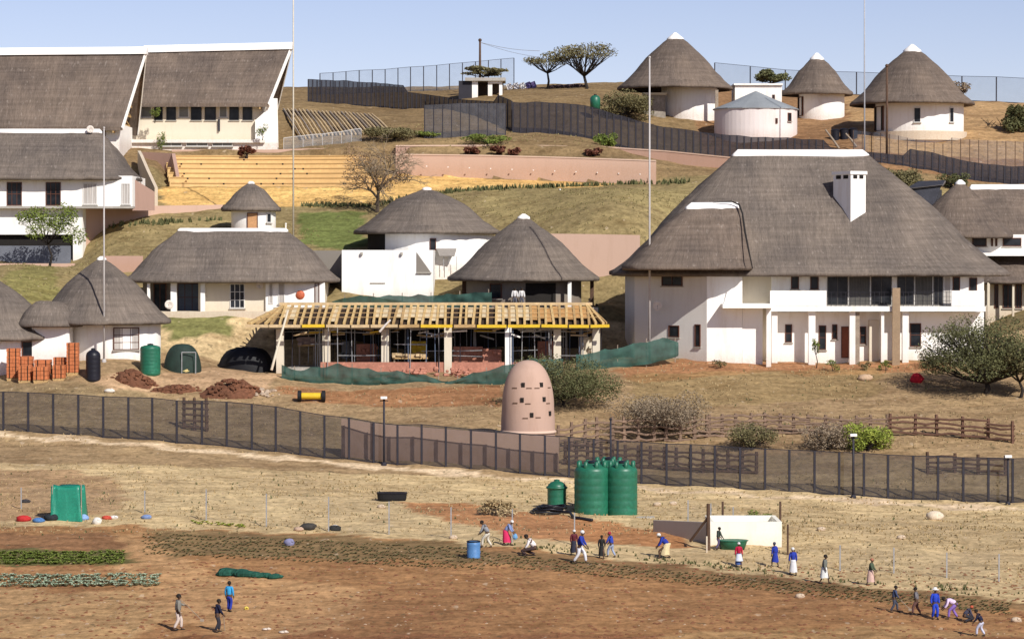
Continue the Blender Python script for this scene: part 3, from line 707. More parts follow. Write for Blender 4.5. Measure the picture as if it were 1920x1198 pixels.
# ---------------------------------------------------------------- left rondavels
S, wc, wr = hut('thatched rondavel with curved porch thatch behind the green water tank', (168, 484), 62, 320, 603, 234, 128, 301, 672, k=.08, flare=.05, cap_t=.955)
win_round(S, wc, wr, 237, 46, 614, 656, frame=BROWNF, pane=CURTAIN, bars=(3, 3))
pc = P(95, 600, 231)
thatch_roof(S, (pc.x, 230.6), P(95, 606, 230).z, P(100, 566, 230.6).z + .1, 2.6, 2.2, .6, .0, 2.4, 0, .15, .0, .95, TH, name='porch_roof', cap=False, n=64)
w = MB(); w.fb(60, 130, 612, 690, 229.5, 232); part(w, 'porch_wall', WHITE, S)
S, wc, wr = hut('thatched rondavel cut by the left edge, behind the orange brick pallets', (-12, 520), -150, 124, 632, 233, -120, 106, 700, k=.06, flare=.05, cap_t=.955)
win_round(S, wc, wr, 50, 22, 640, 668, frame=BROWNF)

# ---------------------------------------------------------------- upper left house with garage
S = thing('thatched_house', 'white thatched house with garage level at the left edge', 'house', P(100, 492, 266))
thatch_roof(S, (P(60, 330, 271).x, 271.0), P(60, 332, 266).z, P(60, 245, 271).z, 10.0, 5.6, 6.2, .0, 4, 0, .03, .05, .94, TH)
w = MB(); w.fb(-120, 248, 330, 388, 266.6, 276); part(w, 'upper_wall', WHITE, S)
w = MB(); w.fb(-120, 250, 387, 391, 265.6, 266.6); part(w, 'ledge', CONC, S)
w = MB(); w.fb(-120, 155, 391, 440, 266.5, 275.9); part(w, 'lower_wall', WHITE, S)
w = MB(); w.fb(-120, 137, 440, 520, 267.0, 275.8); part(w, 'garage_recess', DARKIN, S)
w = MB(); w.fb(-120, 132, 461, 520, 266.2, 266.6); part(w, 'garage_screen', M('blue_grey_screen', (.16, .17, .20)), S)
w = MB(); w.fb(137, 155, 440, 520, 266.45, 275.7); part(w, 'pillar', WHITE, S)
for x0, x1 in ((13, 41), (86, 114)): win_px(S, x0, x1, 342, 386, 266.6, frame=BROWNF, bars=(3, 2))
for x0, x1 in ((156, 182), (228, 244)): win_px(S, x0, x1, 344, 384, 266.6, frame=WFRAME, pane=CURTAIN, bars=(3, 1))
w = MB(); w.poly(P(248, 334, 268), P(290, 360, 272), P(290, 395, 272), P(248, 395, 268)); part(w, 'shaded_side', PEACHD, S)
for nm in ('satellite',):
    dish('white satellite dish at the ridge end of the left house', 170, 243, 270.5, .35)

# ---------------------------------------------------------------- the two great gabled halls
def hall(label, x0, x1r, x1e, yr0, yr1, ye, d, depth, base, wall_r, left_slant=None):
    """gabled thatch hall: ridge longer than the eaves, roof planes leaning out at the gable end"""
    root = thing('thatched_hall', label, 'hall', P((x0 + x1e) / 2, base, d + depth))
    de, dr = d, d + depth
    mb = MB(); mb.uv = []
    NX, NT = 40, 12
    ze = P(0, ye, de).z; zr0 = P(0, yr0, dr).z; zr1 = P(0, yr1, dr).z
    xe0 = P(x0 if left_slant is None else left_slant, 0, de).x; xr0 = P(x0, 0, dr).x; xe1 = P(x1e, 0, de).x; xr1 = P(x1r, 0, dr).x
    def pt(u, t, side, low=0):
        x = (xe0 * (1 - t) + xr0 * t) * (1 - u) + (xe1 * (1 - t) + xr1 * t) * u
        zr = zr0 * (1 - u) + zr1 * u
        z = ze + (zr - ze) * t + .03 * (zr - ze) * math.sin(PI * t) - low
        y = de + (dr - de) * t if side == 0 else dr + (dr - de) * (1 - t)
        return Vector((x, y, z + (0 if low else .07 * mnoise.noise(Vector((x, y, z))))))
    for side in (0, 1):
        for low in (0, .38):
            b_ = len(mb.v)
            for j in range(NT + 1):
                for i in range(NX + 1):
                    mb.v.append(tuple(pt(i / NX, j / NT, side, low))); mb.uv.append((i / NX * (xe1 - xe0), j / NT * 8))
            for j in range(NT):
                for i in range(NX):
                    q_ = (b_ + j * (NX + 1) + i, b_ + j * (NX + 1) + i + 1, b_ + (j + 1) * (NX + 1) + i + 1, b_ + (j + 1) * (NX + 1) + i)
                    mb.f.append(q_ if side == 0 else q_[::-1])
        b_ = len(mb.v)
        for i in range(NX + 1):
            for low in (0, .38): mb.v.append(tuple(pt(i / NX, 0, side, low))); mb.uv.append((i / NX * (xe1 - xe0), -.2 - low))
        for i in range(NX): mb.f.append((b_ + 2 * i, b_ + 2 * i + 1, b_ + 2 * i + 3, b_ + 2 * i + 2))
    part(mb, 'roof', TH2, root)
    for u in (0, 1):                                            # pale verge boards
        v_ = MB()
        for side in (0, 1): v_.bar(pt(u, 0, side) + Vector((.03 if u else -.03, 0, -.19)), pt(u, 1, side) + Vector((.03 if u else -.03, 0, -.19)), .10, .40)
        part(v_, 'verge_board', WHITE if u else TIMBERP, root)
    rc = MB(); a = pt(0, 1, 0); b_ = pt(1, 1, 0); rc.loft([[p_ + Vector((0, y, z)) for y, z in ((-.75, -.55), (-.7, -.28), (-.25, .22), (.25, .22), (.7, -.28), (.75, -.55))] for p_ in (a - Vector((.1, 0, 0)), b_ + Vector((.1, 0, 0)))], True, True, True); part(rc, 'ridge_cap', CAP, root)
    # timber gable screen set back under the slanted verge
    g = MB(); gx1 = xe1 - .2
    top = lambda x: 0
    n_ = 9
    for k in range(n_ + 1):
        t0 = k / n_
        a = pt(1, t0, 0, .5); b2 = pt(1, t0, 1, .5)
        g.bar(Vector((a.x - .9, a.y, a.z)), Vector((b2.x - .9, b2.y, b2.z)), .12, .18)
        if k < n_:
            a2 = pt(1, (k + 1) / n_, 1, .5)
            g.bar(Vector((b2.x - .9, b2.y, b2.z)), Vector((a.x - .9, (a.y + a2.y) / 2, a2.z)), .1, .12)
    part(g, 'gable_trusses', TIMBER, root)
    g = MB(); zs = P(0, base, d).z
    # gable wall leans outward with the roof
    def gp(t, side): q_ = pt(1, t, side, .45); return Vector((q_.x - 1.5, q_.y, q_.z))
    g.poly(gp(0.02, 0), gp(.98, 0), gp(0.02, 1)); part(g, 'gable_infill', M('ochre_boards', (.36, .24, .08), .8, .4, 2, 6, stretch=(1, 3, .3)), root)
    return root, xe0, xe1, ze
HL, xe0, xe1, ze = hall('largest thatched hall, left one of the two gabled halls, cut by the left edge', -160, 274, 228, 96, 92, 238, 291, 6.0, 275, 222)
w = MB(); w.fb(-160, 224, 232, 300, 292.2, 302); part(w, 'wall', WHITE, HL)
w = MB(); w.fb(124, 128, 225, 246, 291.6, 291.9); part(w, 'pillar', WHITE, HL)
for x0, x1 in ((20, 60), (80, 112), (190, 198)): win_px(HL, x0, x1, 239, 262, 292.2, frame=BROWNF, bars=(2, 1))
HR, xe0, xe1, ze = hall('right one of the two gabled thatched halls, with a row of dark windows', 272, 547, 503, 90, 84, 194, 302, 5.2, 272, 520, left_slant=256)
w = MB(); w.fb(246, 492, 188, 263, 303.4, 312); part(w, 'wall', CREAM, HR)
w = MB(); w.fb(236, 496, 262, 268, 301.6, 303.4); part(w, 'terrace_slab', WHITE, HR)
w = MB(); w.fb(240, 520, 268, 300, 302.0, 303.3); part(w, 'basement_wall', WHITE, HR)
w = MB()
w.loft([[Vector((P(x, 0, d_).x, d_, P(x, y, d_).z)) for x, y in ((478, 300), (522, 300), (520, 185), (510, 185), (494, 212), (478, 226))] for d_ in (302.6, 303.2)], True, True, True); part(w, 'buttress_wall', WHITE, HR)
for x0, x1 in ((264, 284), (335, 354), (411, 426)): win_px(HR, x0, x1, 198, 221, 303.4, frame=WFRAME, pane=M('grey_pane', (.2, .2, .18), .3))
for x0, x1 in ((249, 258), (289, 305), (312, 330), (358, 378), (384, 405), (430, 448), (455, 473)): win_px(HR, x0, x1, 198, 226, 303.4, frame=M('dark_frame', (.05, .05, .05)), ft=.06)
for x0, x1 in ((301, 341), (349, 390), (398, 436)): win_px(HR, x0, x1, 264.5, 275, 301.9, frame=WFRAME, pane=M('grey_pane', (.2, .2, .18)), ft=.06, bars=(2, 1))
w = MB(); w.fb(409, 412, 224, 246, 303.1, 303.4); part(w, 'downpipe', FENCE, HR)

# ---------------------------------------------------------------- terraces and retaining walls
def wall_run(name, label, cat, pixt, mat, thick=.35, cope=None, extra=1.2):
    """pixt: list of (px, top row, bottom row, depth) along the wall"""
    a0 = P(pixt[0][0], pixt[0][2], pixt[0][3]); root = thing(name, label, cat, a0)
    m = MB(); cp = MB()
    for (x0, t0, b0, d0), (x1, t1, b1, d1) in zip(pixt[:-1], pixt[1:]):
        A0 = P(x0, t0, d0); A1 = P(x1, t1, d1); B0 = P(x0, b0, d0); B1 = P(x1, b1, d1)
        dr_ = Vector((A1.x - A0.x, A1.y - A0.y, 0)).normalized(); nr = Vector((-dr_.y, dr_.x, 0)) * thick
        ex = Vector((0, 0, extra))
        m.loft([[B0 - ex, A0, A0 + nr, B0 + nr - ex], [B1 - ex, A1, A1 + nr, B1 + nr - ex]], True, True, True)
        up = Vector((0, 0, .13)); o = -nr.normalized() * .06
        cp.loft([[A0 + o + up * .02, A0 + o + up, A0 + nr - o + up, A0 + nr - o + up * .02], [A1 + o + up * .02, A1 + o + up, A1 + nr - o + up, A1 + nr - o + up * .02]], True, True, True)
    part(m, 'wall_face', mat, root)
    if cope: part(cp, 'coping', cope, root)
    return root
PC = wall_mat('pale_peach_coping', (.62, .45, .35))
wall_run('retaining_wall', 'long peach retaining wall with small wall lights right of the amphitheatre', 'wall', [(742, 291, 322, 294.5), (900, 293, 330, 293.5), (1060, 297, 338, 292.5), (1230, 303, 342, 291.5)], PEACH, cope=PC)
wall_run('retaining_wall', 'upper pink retaining wall running under the black fence to the big roof', 'wall', [(742, 275, 292, 299), (960, 274, 296, 299.5), (1130, 277, 300, 299.5), (1250, 285, 312, 298), (1380, 298, 330, 296)], PEACHD, cope=PC)
wall_run('retaining_wall', 'tall peach retaining wall between the pointed rondavel and the big house', 'wall', [(1005, 438, 575, 258), (1100, 439, 575, 258), (1200, 441, 578, 258)], PEACH, cope=None)
wall_run('retaining_wall', 'peach retaining wall climbing from the left house to the small tower hut', 'wall', [(150, 389, 445, 268), (190, 389, 441, 270), (300, 386, 424, 274), (420, 384, 412, 278)], PEACH)
wall_run('retaining_wall', 'low peach wall under the garage of the left house', 'wall', [(-40, 494, 515, 261), (140, 494, 508, 261)], PEACH)
wall_run('retaining_wall', 'low pink wall on the grass behind the curved porch rondavel', 'wall', [(190, 480, 500, 257), (268, 480, 496, 258)], PEACHD)
wall_run('stair_wall', 'white slanting wall beside the amphitheatre stairs', 'wall', [(258, 283, 300, 292), (262, 290, 312, 288), (275, 320, 345, 283), (290, 352, 372, 278)], CREAM, .3)
wall_run('retaining_wall', 'low peach wall between the right hall and the yellow steps', 'wall', [(322, 281, 296, 300.2), (500, 281, 296, 300.3), (655, 277, 294, 300.4)], PEACH)
wall_run('retaining_wall', 'pinkish wall panel behind the slanting stair wall', 'wall', [(262, 285, 345, 296), (322, 288, 348, 293), (330, 330, 350, 288)], PEACHD)
AM = thing('amphitheatre', 'yellow stepped amphitheatre seating below the halls', 'amphitheatre', P(480, 345, 285))
SAND = M('yellow_concrete', (.70, .47, .21), .9, .15, .4, 3)
rows = [(342, 286), (332, 288), (323, 290), (314, 292), (305, 294), (297, 296), (291, 298)]
for k, (yy, dd) in enumerate(rows):
    m = MB(); xl = 300 + k * -2 + 20; xr = 700 - k * 2
    N = 14
    fr = []
    for i in range(N + 1):
        px = xl + (xr - xl) * i / N; dq = dd + 1.4 * math.sin(PI * i / N) - .7
        a = P(px, yy, dq); fr.append(a)
    rg = [[a + Vector((0, 0, -1.3)), Vector((a.x, a.y, fr[0].z)), Vector((a.x, a.y + 2.6, fr[0].z)), a + Vector((0, 2.6, -1.3))] for a in fr]
    m.loft(rg, True, True, True); part(m, 'step', SAND, AM)
    e = MB(); e.loft([[Vector((a.x, a.y - .02, fr[0].z - .16)), Vector((a.x, a.y - .02, fr[0].z - .06)), Vector((a.x, a.y + .3, fr[0].z + .012)), Vector((a.x, a.y + .3, fr[0].z - .1))] for a in fr], True, True, True); part(e, 'step_edge', M('ochre_edge', (.40, .24, .09)), AM)
m = MB()
for k in range(20):
    r_ = random.choice(rows[:6]); m.obox(P(random.uniform(330, 690), r_[0] + 3, r_[1] - .75), (.08, .1, .08))
part(m, 'step_light', DARKIN, AM)
wl = MB()
for k in range(11): x = 800 + k * 40; wl.obox(P(x, 312 + k * 1.5, 293.2 - k * .15), (.055, .05, .055))
rw = [o for o in bpy.data.objects if o.name == 'retaining_wall'][0]
part(wl, 'wall_light', WHITE, rw)
for i, (x, d_) in enumerate([(810, 289), (880, 289), (980, 289), (1060, 289)]): pass

# log terrace beside the right hall
random.seed(11)
for k in range(24):
    x = 532 + k * 7.2
    a = P(x, 199 + k * .6, 322); b_ = P(x + 34, 250 - k * .9, 306)
    a.z = TZ(a.x, a.y) + .18; b_.z = TZ(b_.x, b_.y) + .18
    m = MB(); m.tube([a, a.lerp(b_, .5) + Vector((0, 0, .1)), b_], [.11, .13, .12], 6)
    solo(m, 'slope_log', TIMBERP if k % 3 else LOG, 'pale log laid down the slope beside the right hall, one of a ribbed row', 'log', a, 'logs laid down the slope')
# ================================================================== FENCES
def mesh_fence(name, label, pixt, step, postm, meshm, postw=.1, tall=None, double=False, postname='post', extra=.0, rails=True):
    """pixt: (px, top row, bottom row, depth)"""
    root = thing(name, label, 'fence', P(pixt[0][0], pixt[0][2], pixt[0][3]))
    xs = np.array([q[0] for q in pixt], float)
    def at_(x):
        t = [float(np.interp(x, xs, [q[i] for q in pixt])) for i in (1, 2, 3)]
        a = P(x, t[1], t[2]); zt = P(x, t[0], t[2]).z
        zg = TZ(a.x, a.y); h_ = zt - a.z
        return Vector((a.x, a.y, min(zg, a.z) - .05)), Vector((a.x, a.y, zg + h_ if abs(zg - a.z) < .8 else zt))
    x = xs[0]; prev = None; pn = MB(); rl = MB(); rl2 = MB(); k = 0
    while x <= xs[-1]:
        g, t = at_(x)
        m = MB(); m.obox((g + t) / 2 + Vector((0, 0, extra / 2)), (postw / 2, postw / 2, (t.z - g.z + extra) / 2)); part(m, postname, postm, root)
        if prev:
            pg, pt_ = prev
            off = Vector((0, -.03, 0))
            pn.poly(pg + off, g + off, t + off, pt_ + off)
            if rails:
                rl.bar(pt_, t, .05, .05); rl2.bar(pg + Vector((0, 0, .12)), g + Vector((0, 0, .12)), .05, .09)
        prev = (g, t); x += step * random.uniform(.97, 1.03); k += 1
    part(pn, 'mesh_panel', meshm, root)
    if rails: part(rl, 'rail', postm, root); part(rl2, 'rail', postm, root)
    return root
random.seed(5)
mesh_fence('security_fence', 'long dark mesh security fence crossing the slope above the field', [(-40, 733, 806, 212.3), (0, 736, 808, 212), (340, 748, 828, 208.5), (480, 758, 844, 207), (720, 793, 868, 204), (960, 812, 886, 201.5), (1200, 828, 906, 199), (1440, 843, 920, 196), (1680, 852, 934, 194), (1960, 862, 945, 191.6)], 46, FENCE, MESHM, .15)
mesh_fence('palisade_fence', 'black palisade fence descending from the skyline past the small shed', [(578, 150, 192, 338), (700, 165, 210, 333), (800, 178, 222, 327), (872, 188, 238, 319), (962, 193, 249, 308.6)], 8.5, FENCE, MESHD, .14)
mesh_fence('palisade_fence', 'grey mesh fence section at the bend below the small shed', [(796, 206, 268, 302.5), (858, 199, 262, 303.2), (960, 192, 250, 306)], 17, FENCE, MESHG, .10)
mesh_fence('palisade_fence', 'long black palisade fence behind the retaining walls and the big roof', [(962, 193, 249, 308), (1100, 210, 270, 306.5), (1200, 228, 288, 305), (1380, 258, 302, 303), (1620, 285, 320, 299), (1960, 318, 350, 295.5)], 13.5, FENCE, MESHD, .16)
mesh_fence('boundary_fence', 'tall thin mesh fence along the skyline left of the small shed', [(600, 146, 186, 352), (720, 138, 182, 354), (860, 126, 175, 357), (970, 111, 166, 360)], 24, FENCE, MESHT, .11)
mesh_fence('boundary_fence', 'tall thin mesh fence along the skyline behind the four far huts', [(1340, 124, 164, 360), (1500, 130, 170, 356), (1700, 138, 184, 349), (1960, 150, 197, 341)], 66, FENCE, MESHT, .13)
mesh_fence('wire_fence', 'fence of thin dark stakes in front of the two right far huts', [(1600, 240, 285, 303), (1700, 250, 296, 300.5), (1820, 262, 312, 298), (1960, 268, 318, 297)], 17, LOGD, MESHT, .07, rails=False)
# wire fence of the field
mesh_fence('wire_fence', 'sagging wire fence on thin posts above the field', [(40, 925, 965, 181), (240, 930, 968, 180), (400, 925, 985, 176), (625, 935, 1000, 172.5), (870, 955, 1013, 169.5), (1050, 955, 1022, 168.3), (1180, 990, 1035, 165.6)], 116, STEEL, net_mat('faint_wire', (.2, .2, .18), .07), .07, rails=False)
mesh_fence('wire_fence', 'wire fence on thin pale posts behind the right-hand workers', [(1290, 940, 985, 177), (1380, 950, 990, 176)], 42, STEEL, net_mat('faint_wire2', (.2, .2, .18), .07), .07, rails=False)
mesh_fence('wire_fence', 'short wire fence of pale posts at the right end of the field edge', [(1575, 1030, 1078, 160.5), (1700, 1040, 1088, 159.5), (1800, 1045, 1092, 159), (1880, 1045, 1098, 158)], 100, STEEL, net_mat('faint_wire3', (.2, .2, .18), .07), .07, rails=False)
# peach wall behind the security fence
wall_run('boundary_wall', 'dusty peach wall close behind the security fence, left of the beehive tower', 'wall', [(640, 785, 862, 205.6), (720, 796, 872, 204.9), (960, 814, 890, 202.6), (1046, 820, 897, 201.8)], PEACH, .25, extra=.8)

# ---------------------------------------------------------------- cattle kraal of rails
def kraal(label, pixt, rails, step, mat, jit=.12):
    root = thing('rail_fence', label, 'fence', P(pixt[0][0], pixt[0][2], pixt[0][3])); xs = [q[0] for q in pixt]
    pm = []
    x = xs[0]
    while x <= xs[-1]:
        t, b_, d_ = [float(np.interp(x, xs, [q[i] for q in pixt])) for i in (1, 2, 3)]
        lo = P(x, b_, d_); hi = P(x, t, d_); lo.z = min(lo.z, TZ(lo.x, lo.y)) - .1; pm.append((lo, hi)); x += step * random.uniform(.85, 1.15)
    for lo, hi in pm:
        m = MB(); m.tube([lo, hi + Vector((random.uniform(-.08, .08), 0, .12))], [.13, .11], 6); part(m, 'post', mat, root)
    for r_ in range(rails):
        m = MB(); f_ = (r_ + .8) / (rails + .3)
        for (l0, h0), (l1, h1) in zip(pm[:-1], pm[1:]):
            l0 = l0 + Vector((0, 0, .1)); l1 = l1 + Vector((0, 0, .1))
            a = l0.lerp(h0, f_); b2 = l1.lerp(h1, f_)
            m.tube([a + Vector((-.15, -.1, random.uniform(-jit, jit))), a.lerp(b2, .5) + Vector((0, -.12, random.uniform(-jit, jit))), b2 + Vector((.15, -.1, random.uniform(-jit, jit)))], [.075, .09, .065], 5)
        part(m, 'rail', mat, root)
random.seed(9)
kraal('rough tan rail fence just right of the beehive tower', [(1046, 800, 832, 206.5), (1110, 785, 832, 207.5), (1190, 784, 832, 208.5), (1280, 786, 832, 208.5), (1330, 781, 824, 209.4)], 4, 26, M('tan_log', (.27, .18, .125), .9, .4))
kraal('wavy tan rail fence between the grey bushes', [(1330, 780, 822, 209.5), (1430, 776, 822, 210.5), (1520, 780, 826, 210), (1600, 782, 832, 209.6), (1668, 779, 836, 209.5)], 6, 28, M('tan_log', (.27, .18, .125), .9, .4))
kraal('brown rail fence with evenly spaced posts right of the lime green bush', [(1668, 778, 836, 209.5), (1760, 780, 838, 209), (1860, 788, 848, 207.5), (1915, 794, 856, 206)], 6, 46, M('brown_log', (.17, .09, .06), .9, .35))
kraal('lower brown rail fence seen through the mesh of the security fence', [(1060, 830, 880, 203.5), (1200, 838, 892, 202.5), (1420, 850, 905, 200.5)], 5, 24, LOGD)
kraal('small brown rail gate seen through the mesh near the left fence', [(345, 748, 808, 213), (392, 750, 812, 212.5)], 5, 22, LOGD, .02)
kraal('dark rail fence seen through the mesh below the brown rail fence', [(1740, 850, 905, 200), (1900, 858, 912, 199)], 5, 52, LOGD)

# ---------------------------------------------------------------- beehive tower
c = P(990, 885, 205.2); zt = P(990, 675, 205.2).z; z0 = P(990, 893, 205.2).z
TOWER = wall_mat('tower_plaster', (.47, .32, .25), (.33, .21, .15), .6)
BT = thing('beehive_tower', 'tall peach dome topped tower with small dark holes beside the fence', 'tower', Vector((c.x, c.y, z0)))
Rr = 1.92; Hh = zt - z0; m = MB()
prof = [(Rr * 1.0, z0 - 1), (Rr, z0 + Hh * .3), (Rr * .99, z0 + Hh * .48), (Rr * .96, z0 + Hh * .6)]
for k in range(1, 13): t = k / 12; prof.append((Rr * .96 * math.cos(t * PI / 2) ** .82 if k < 12 else .01, z0 + Hh * .6 + Hh * .4 * math.sin(t * PI / 2) ** 1.02))
m.lathe((c.x, c.y, 0), prof, 56); part(m, 'shell', TOWER, BT, True)
hm = MB(); lm_ = MB()
def on_tower(px, py, wpx, hpx, mb, out):
    X = (px - 960) / F * 203.4 - c.x; th = math.asin(max(-.98, min(.98, X / (Rr * .97)))); z = P(px, py, 203.3).z
    rr_ = float(np.interp(z, [q[1] for q in prof], [q[0] for q in prof])); th = math.asin(max(-.98, min(.98, X / rr_)))
    mb.obox(Vector((c.x + rr_ * math.sin(th), c.y - rr_ * math.cos(th), z)), (wpx / 2 * 203.4 / F, out, hpx / 2 * 203.4 / F), yaw=th)
for x, y in ((981, 722), (1015, 722), (979, 750), (1020, 749), (997, 778), (1031, 776)): on_tower(x, y, 6.5, 8.5, hm, .06)
for x, y in ((965, 728), (992, 728), (1007, 728), (1030, 728), (966, 756), (990, 757), (1028, 757), (985, 784), (1009, 783)): on_tower(x, y, 10, 2, lm_, .03)
part(hm, 'vent_hole', DARKIN, BT); part(lm_, 'slot', M('shadow_brown', (.15, .09, .06)), BT)
m = MB(); m.lathe((c.x, c.y, 0), [(Rr * 1.04, z0 + Hh * .375), (Rr * 1.05, z0 + Hh * .39), (Rr * 1.0, z0 + Hh * .4)], 56); part(m, 'band', PC, BT, True)

# ---------------------------------------------------------------- poles and masts
def pole(name, label, px, yt, yb, d, r0, r1, mat, lamp=None, group=None, cat='pole'):
    b_ = P(px, yb, d); t = P(px, yt, d); b_.z = min(b_.z, TZ(b_.x, b_.y)); root = thing(name, label, cat, b_, group)
    m = MB(); m.tube([b_ - Vector((0, 0, .3)), b_.lerp(t, .5), t], [r0, (r0 + r1) / 2, r1], 8); part(m, 'shaft', mat, root, True)
    m = MB(); m.lathe((b_.x, b_.y, 0), [(r0 * 2.2, b_.z - .1), (r0 * 2.2, b_.z + .1), (r0 * 1.2, b_.z + .22)], 10); part(m, 'base', mat, root)
    m = MB()
    if lamp:
        m.obox(t + Vector((0, -.1, .1)), (.22, .16, .08)); part(m, 'lamp', WHITE, root); m = MB(); m.tube([t + Vector((-.3, 0, -.12)), t + Vector((.3, 0, -.12))], .04, 6); part(m, 'bracket', FENCE, root)
    else:
        m.sphere(t, r1 * 1.8, 8); part(m, 'finial', mat, root)
    return root
LR = 'tall pale masts standing among the houses'
pole('mast', 'tall pale mast in front of the curved porch rondavel', 195, 240, 668, 229, .085, .05, POLEW, group=LR)
pole('mast', 'tall pale mast rising beside the right gabled hall into the sky', 550, -60, 456, 265.8, .085, .055, M('cream_mast', (.62, .56, .45)), group=LR)
pole('mast', 'tall pale mast in front of the shaded wing of the huge house', 1218, 108, 638, 232.4, .095, .06, POLEW, group=LR)
pole('mast', 'tall thin grey mast reaching into the sky between two far huts', 1621, -60, 282, 300, .085, .06, M('sky_grey_mast', (.45, .46, .5)), group=LR)
pole('lamp_post', 'black lamp post at the middle of the security fence, left of the beehive tower', 720, 748, 872, 203.6, .09, .07, FENCE, True, 'black lamp posts along the security fence', 'lamp post')
pole('lamp_post', 'black lamp post under the lime green bush by the security fence', 1600, 818, 932, 193.8, .09, .07, FENCE, True, 'black lamp posts along the security fence', 'lamp post')
pole('lamp_post', 'black lamp post at the right end of the security fence', 1890, 858, 944, 191.5, .08, .06, FENCE, True, 'black lamp posts along the security fence', 'lamp post')
pole('lamp_post', 'black lamp post above the large green tanks', 1145, 786, 902, 199.2, .08, .06, FENCE, None, 'black lamp posts along the security fence', 'lamp post')
pole('wooden_pole', 'dark tall pole in front of the right far hut', 1663, 124, 292, 300, .14, .11, LOGD)
U = pole('utility_pole', 'dark power pole on the skyline above the small shed', 900, 76, 178, 345, .17, .12, LOGD, cat='utility pole')
m = MB(); a = P(900, 80, 345)
for ey, ex_ in ((96, 1012),):
    b_ = P(ex_, ey, 352); m.tube([a.lerp(b_, k / 6) - Vector((0, 0, .25 * math.sin(PI * k / 6))) for k in range(7)], .025, 4)
m.tube([a.lerp(P(1010, 108, 340), k / 6) - Vector((0, 0, .2 * math.sin(PI * k / 6))) for k in range(7)], .02, 4)
part(m, 'wire', STEEL, U)
pole('marker_post', 'short white post on the lawn beside the cream mast', 536, 420, 443, 268, .05, .05, WHITE)
pole('marker_post', 'short white post on the grass slope above the pointed rondavel', 1050, 356, 384, 279, .06, .05, WHITE)

# ---------------------------------------------------------------- far shed and its clutter
S = thing('shed', 'small open shed with white pillars under the flat acacia on the skyline', 'shed', P(905, 190, 336))
w = MB(); w.fb(872, 948, 146, 152, 333.5, 339); part(w, 'roof', CONC, S)
w = MB(); w.fb(860, 884, 152, 196, 334, 338); part(w, 'side_wall', FENCE, S)
w = MB(); w.fb(884, 944, 152, 196, 337, 338.4); part(w, 'back_wall', M('dim_brown', (.1, .07, .05)), S)
for x0, x1 in ((885, 896), (915, 923), (936, 942)):
    w = MB(); w.fb(x0, x1, 152, 196, 334, 334.5); part(w, 'pillar', WHITE, S)
w = MB(); w.fb(918, 940, 150, 157, 333.9, 334.6); part(w, 'beam', WHITE, S)
random.seed(3)
for k, (x, cl) in enumerate(((955, 0), (968, 0), (980, 0), (991, 1), (1000, 1))):
    b_ = P(x, 176, 350); t = P(x + 6, 163, 350); b_.z = TZ(b_.x, b_.y)
    m = MB(); m.obox(b_ + Vector((0, 0, .35)), (.32, .1, .38), ax=(Vector((.9, 0, .35)).normalized(), Vector((0, 1, 0)), Vector((-.35, 0, .9)).normalized()))
    m.obox(b_ + Vector((.0, .3, .25)), (.22, .2, .25), .3)
    solo(m, 'washing', M('washing_white', (.75, .72, .7)) if not cl else M('washing_purple', (.2, .15, .35)), ['white cloth bundle nearest the small shed on the skyline', 'white cloth bundle second from the small shed', 'white cloth bundle third from the small shed', 'purple cloth bundle fourth from the small shed', 'purple cloth bundle farthest from the small shed'][k], 'cloth', b_, 'cloth bundles beside the small shed')
b_ = P(1035, 170, 350)
m = MB()
for k in range(14): q_ = on((P(1032 + k * 5, 170, 348).x, 348 + random.uniform(-.5, .5))); m.sphere(q_ + Vector((0, 0, .15)), random.uniform(.2, .4), 7, (1.2, 1, .7), .15)
solo(m, 'stone_row', M('dark_reddish_stone', (.07, .04, .04)), 'dark low row of stones under the two acacias on the skyline', 'stones', b_, kind='stuff')
S = thing('water_tank', 'small green tank half hidden by the olive bush on the far slope', 'water tank', P(1116, 205, 316))
m = MB(); cc = P(1116, 205, 316); m.lathe((cc.x, cc.y, 0), [(.55, cc.z), (.55, cc.z + 1.2), (.35, cc.z + 1.45), (.15, cc.z + 1.5)], 20); part(m, 'body', GREENT, S, True)
m = MB(); m.lathe((cc.x, cc.y, 0), [(.16, cc.z + 1.5), (.16, cc.z + 1.6)], 12); part(m, 'lid', BLACKP, S)

# ---------------------------------------------------------------- far huts
FG = 'far thatched huts on the skyline'
S, wc, wr = hut('left and tallest of the far thatched huts, with wide steep cone', (1261, 64), 1158, 1374, 167, 326, 1240, 1345, 220, k=.05, flare=.05, cap_t=.87, group=FG, mat=TH2)
w = MB(); w.fb(1208, 1248, 176, 235, 322.5, 324); part(w, 'stone_wall', STONE, S)
w = MB(); w.fb(1205, 1250, 174, 178, 322.2, 324.3); part(w, 'wall_coping', CREAM, S)
w = MB(); w.fb(1341, 1347, 169, 232, 321.4, 321.8); part(w, 'post', LOG, S)
S, wc, wr = hut('middle and smallest of the far thatched huts, above the tin roofed hut', (1525, 102), 1464, 1599, 177, 331, 1498, 1583, 223, k=.05, flare=.06, cap_t=.83, group=FG, mat=TH2)
win_round(S, wc, wr, 1500, 12, 182, 218, frame=BROWNF, name='door', pane=DARKIN)
S, wc, wr = hut('right one of the far thatched huts, behind the dark tall pole', (1706, 86), 1594, 1826, 196, 315, 1642, 1806, 252, k=.05, flare=.06, cap_t=.87, group=FG, mat=TH2)
win_round(S, wc, wr, 1646, 20, 200, 246, frame=BROWNF, name='door', pane=DARKIN)
win_round(S, wc, wr, 1718, 13, 202, 230, frame=WFRAME); win_round(S, wc, wr, 1784, 9, 202, 230, frame=WFRAME)
w = MB(); w.lathe((wc.x, wc.y, 0), [(wr + .35, P(0, 252, 315).z - .8), (wr + .35, P(0, 249, 315).z)], 48); part(w, 'plinth', CREAM, S)
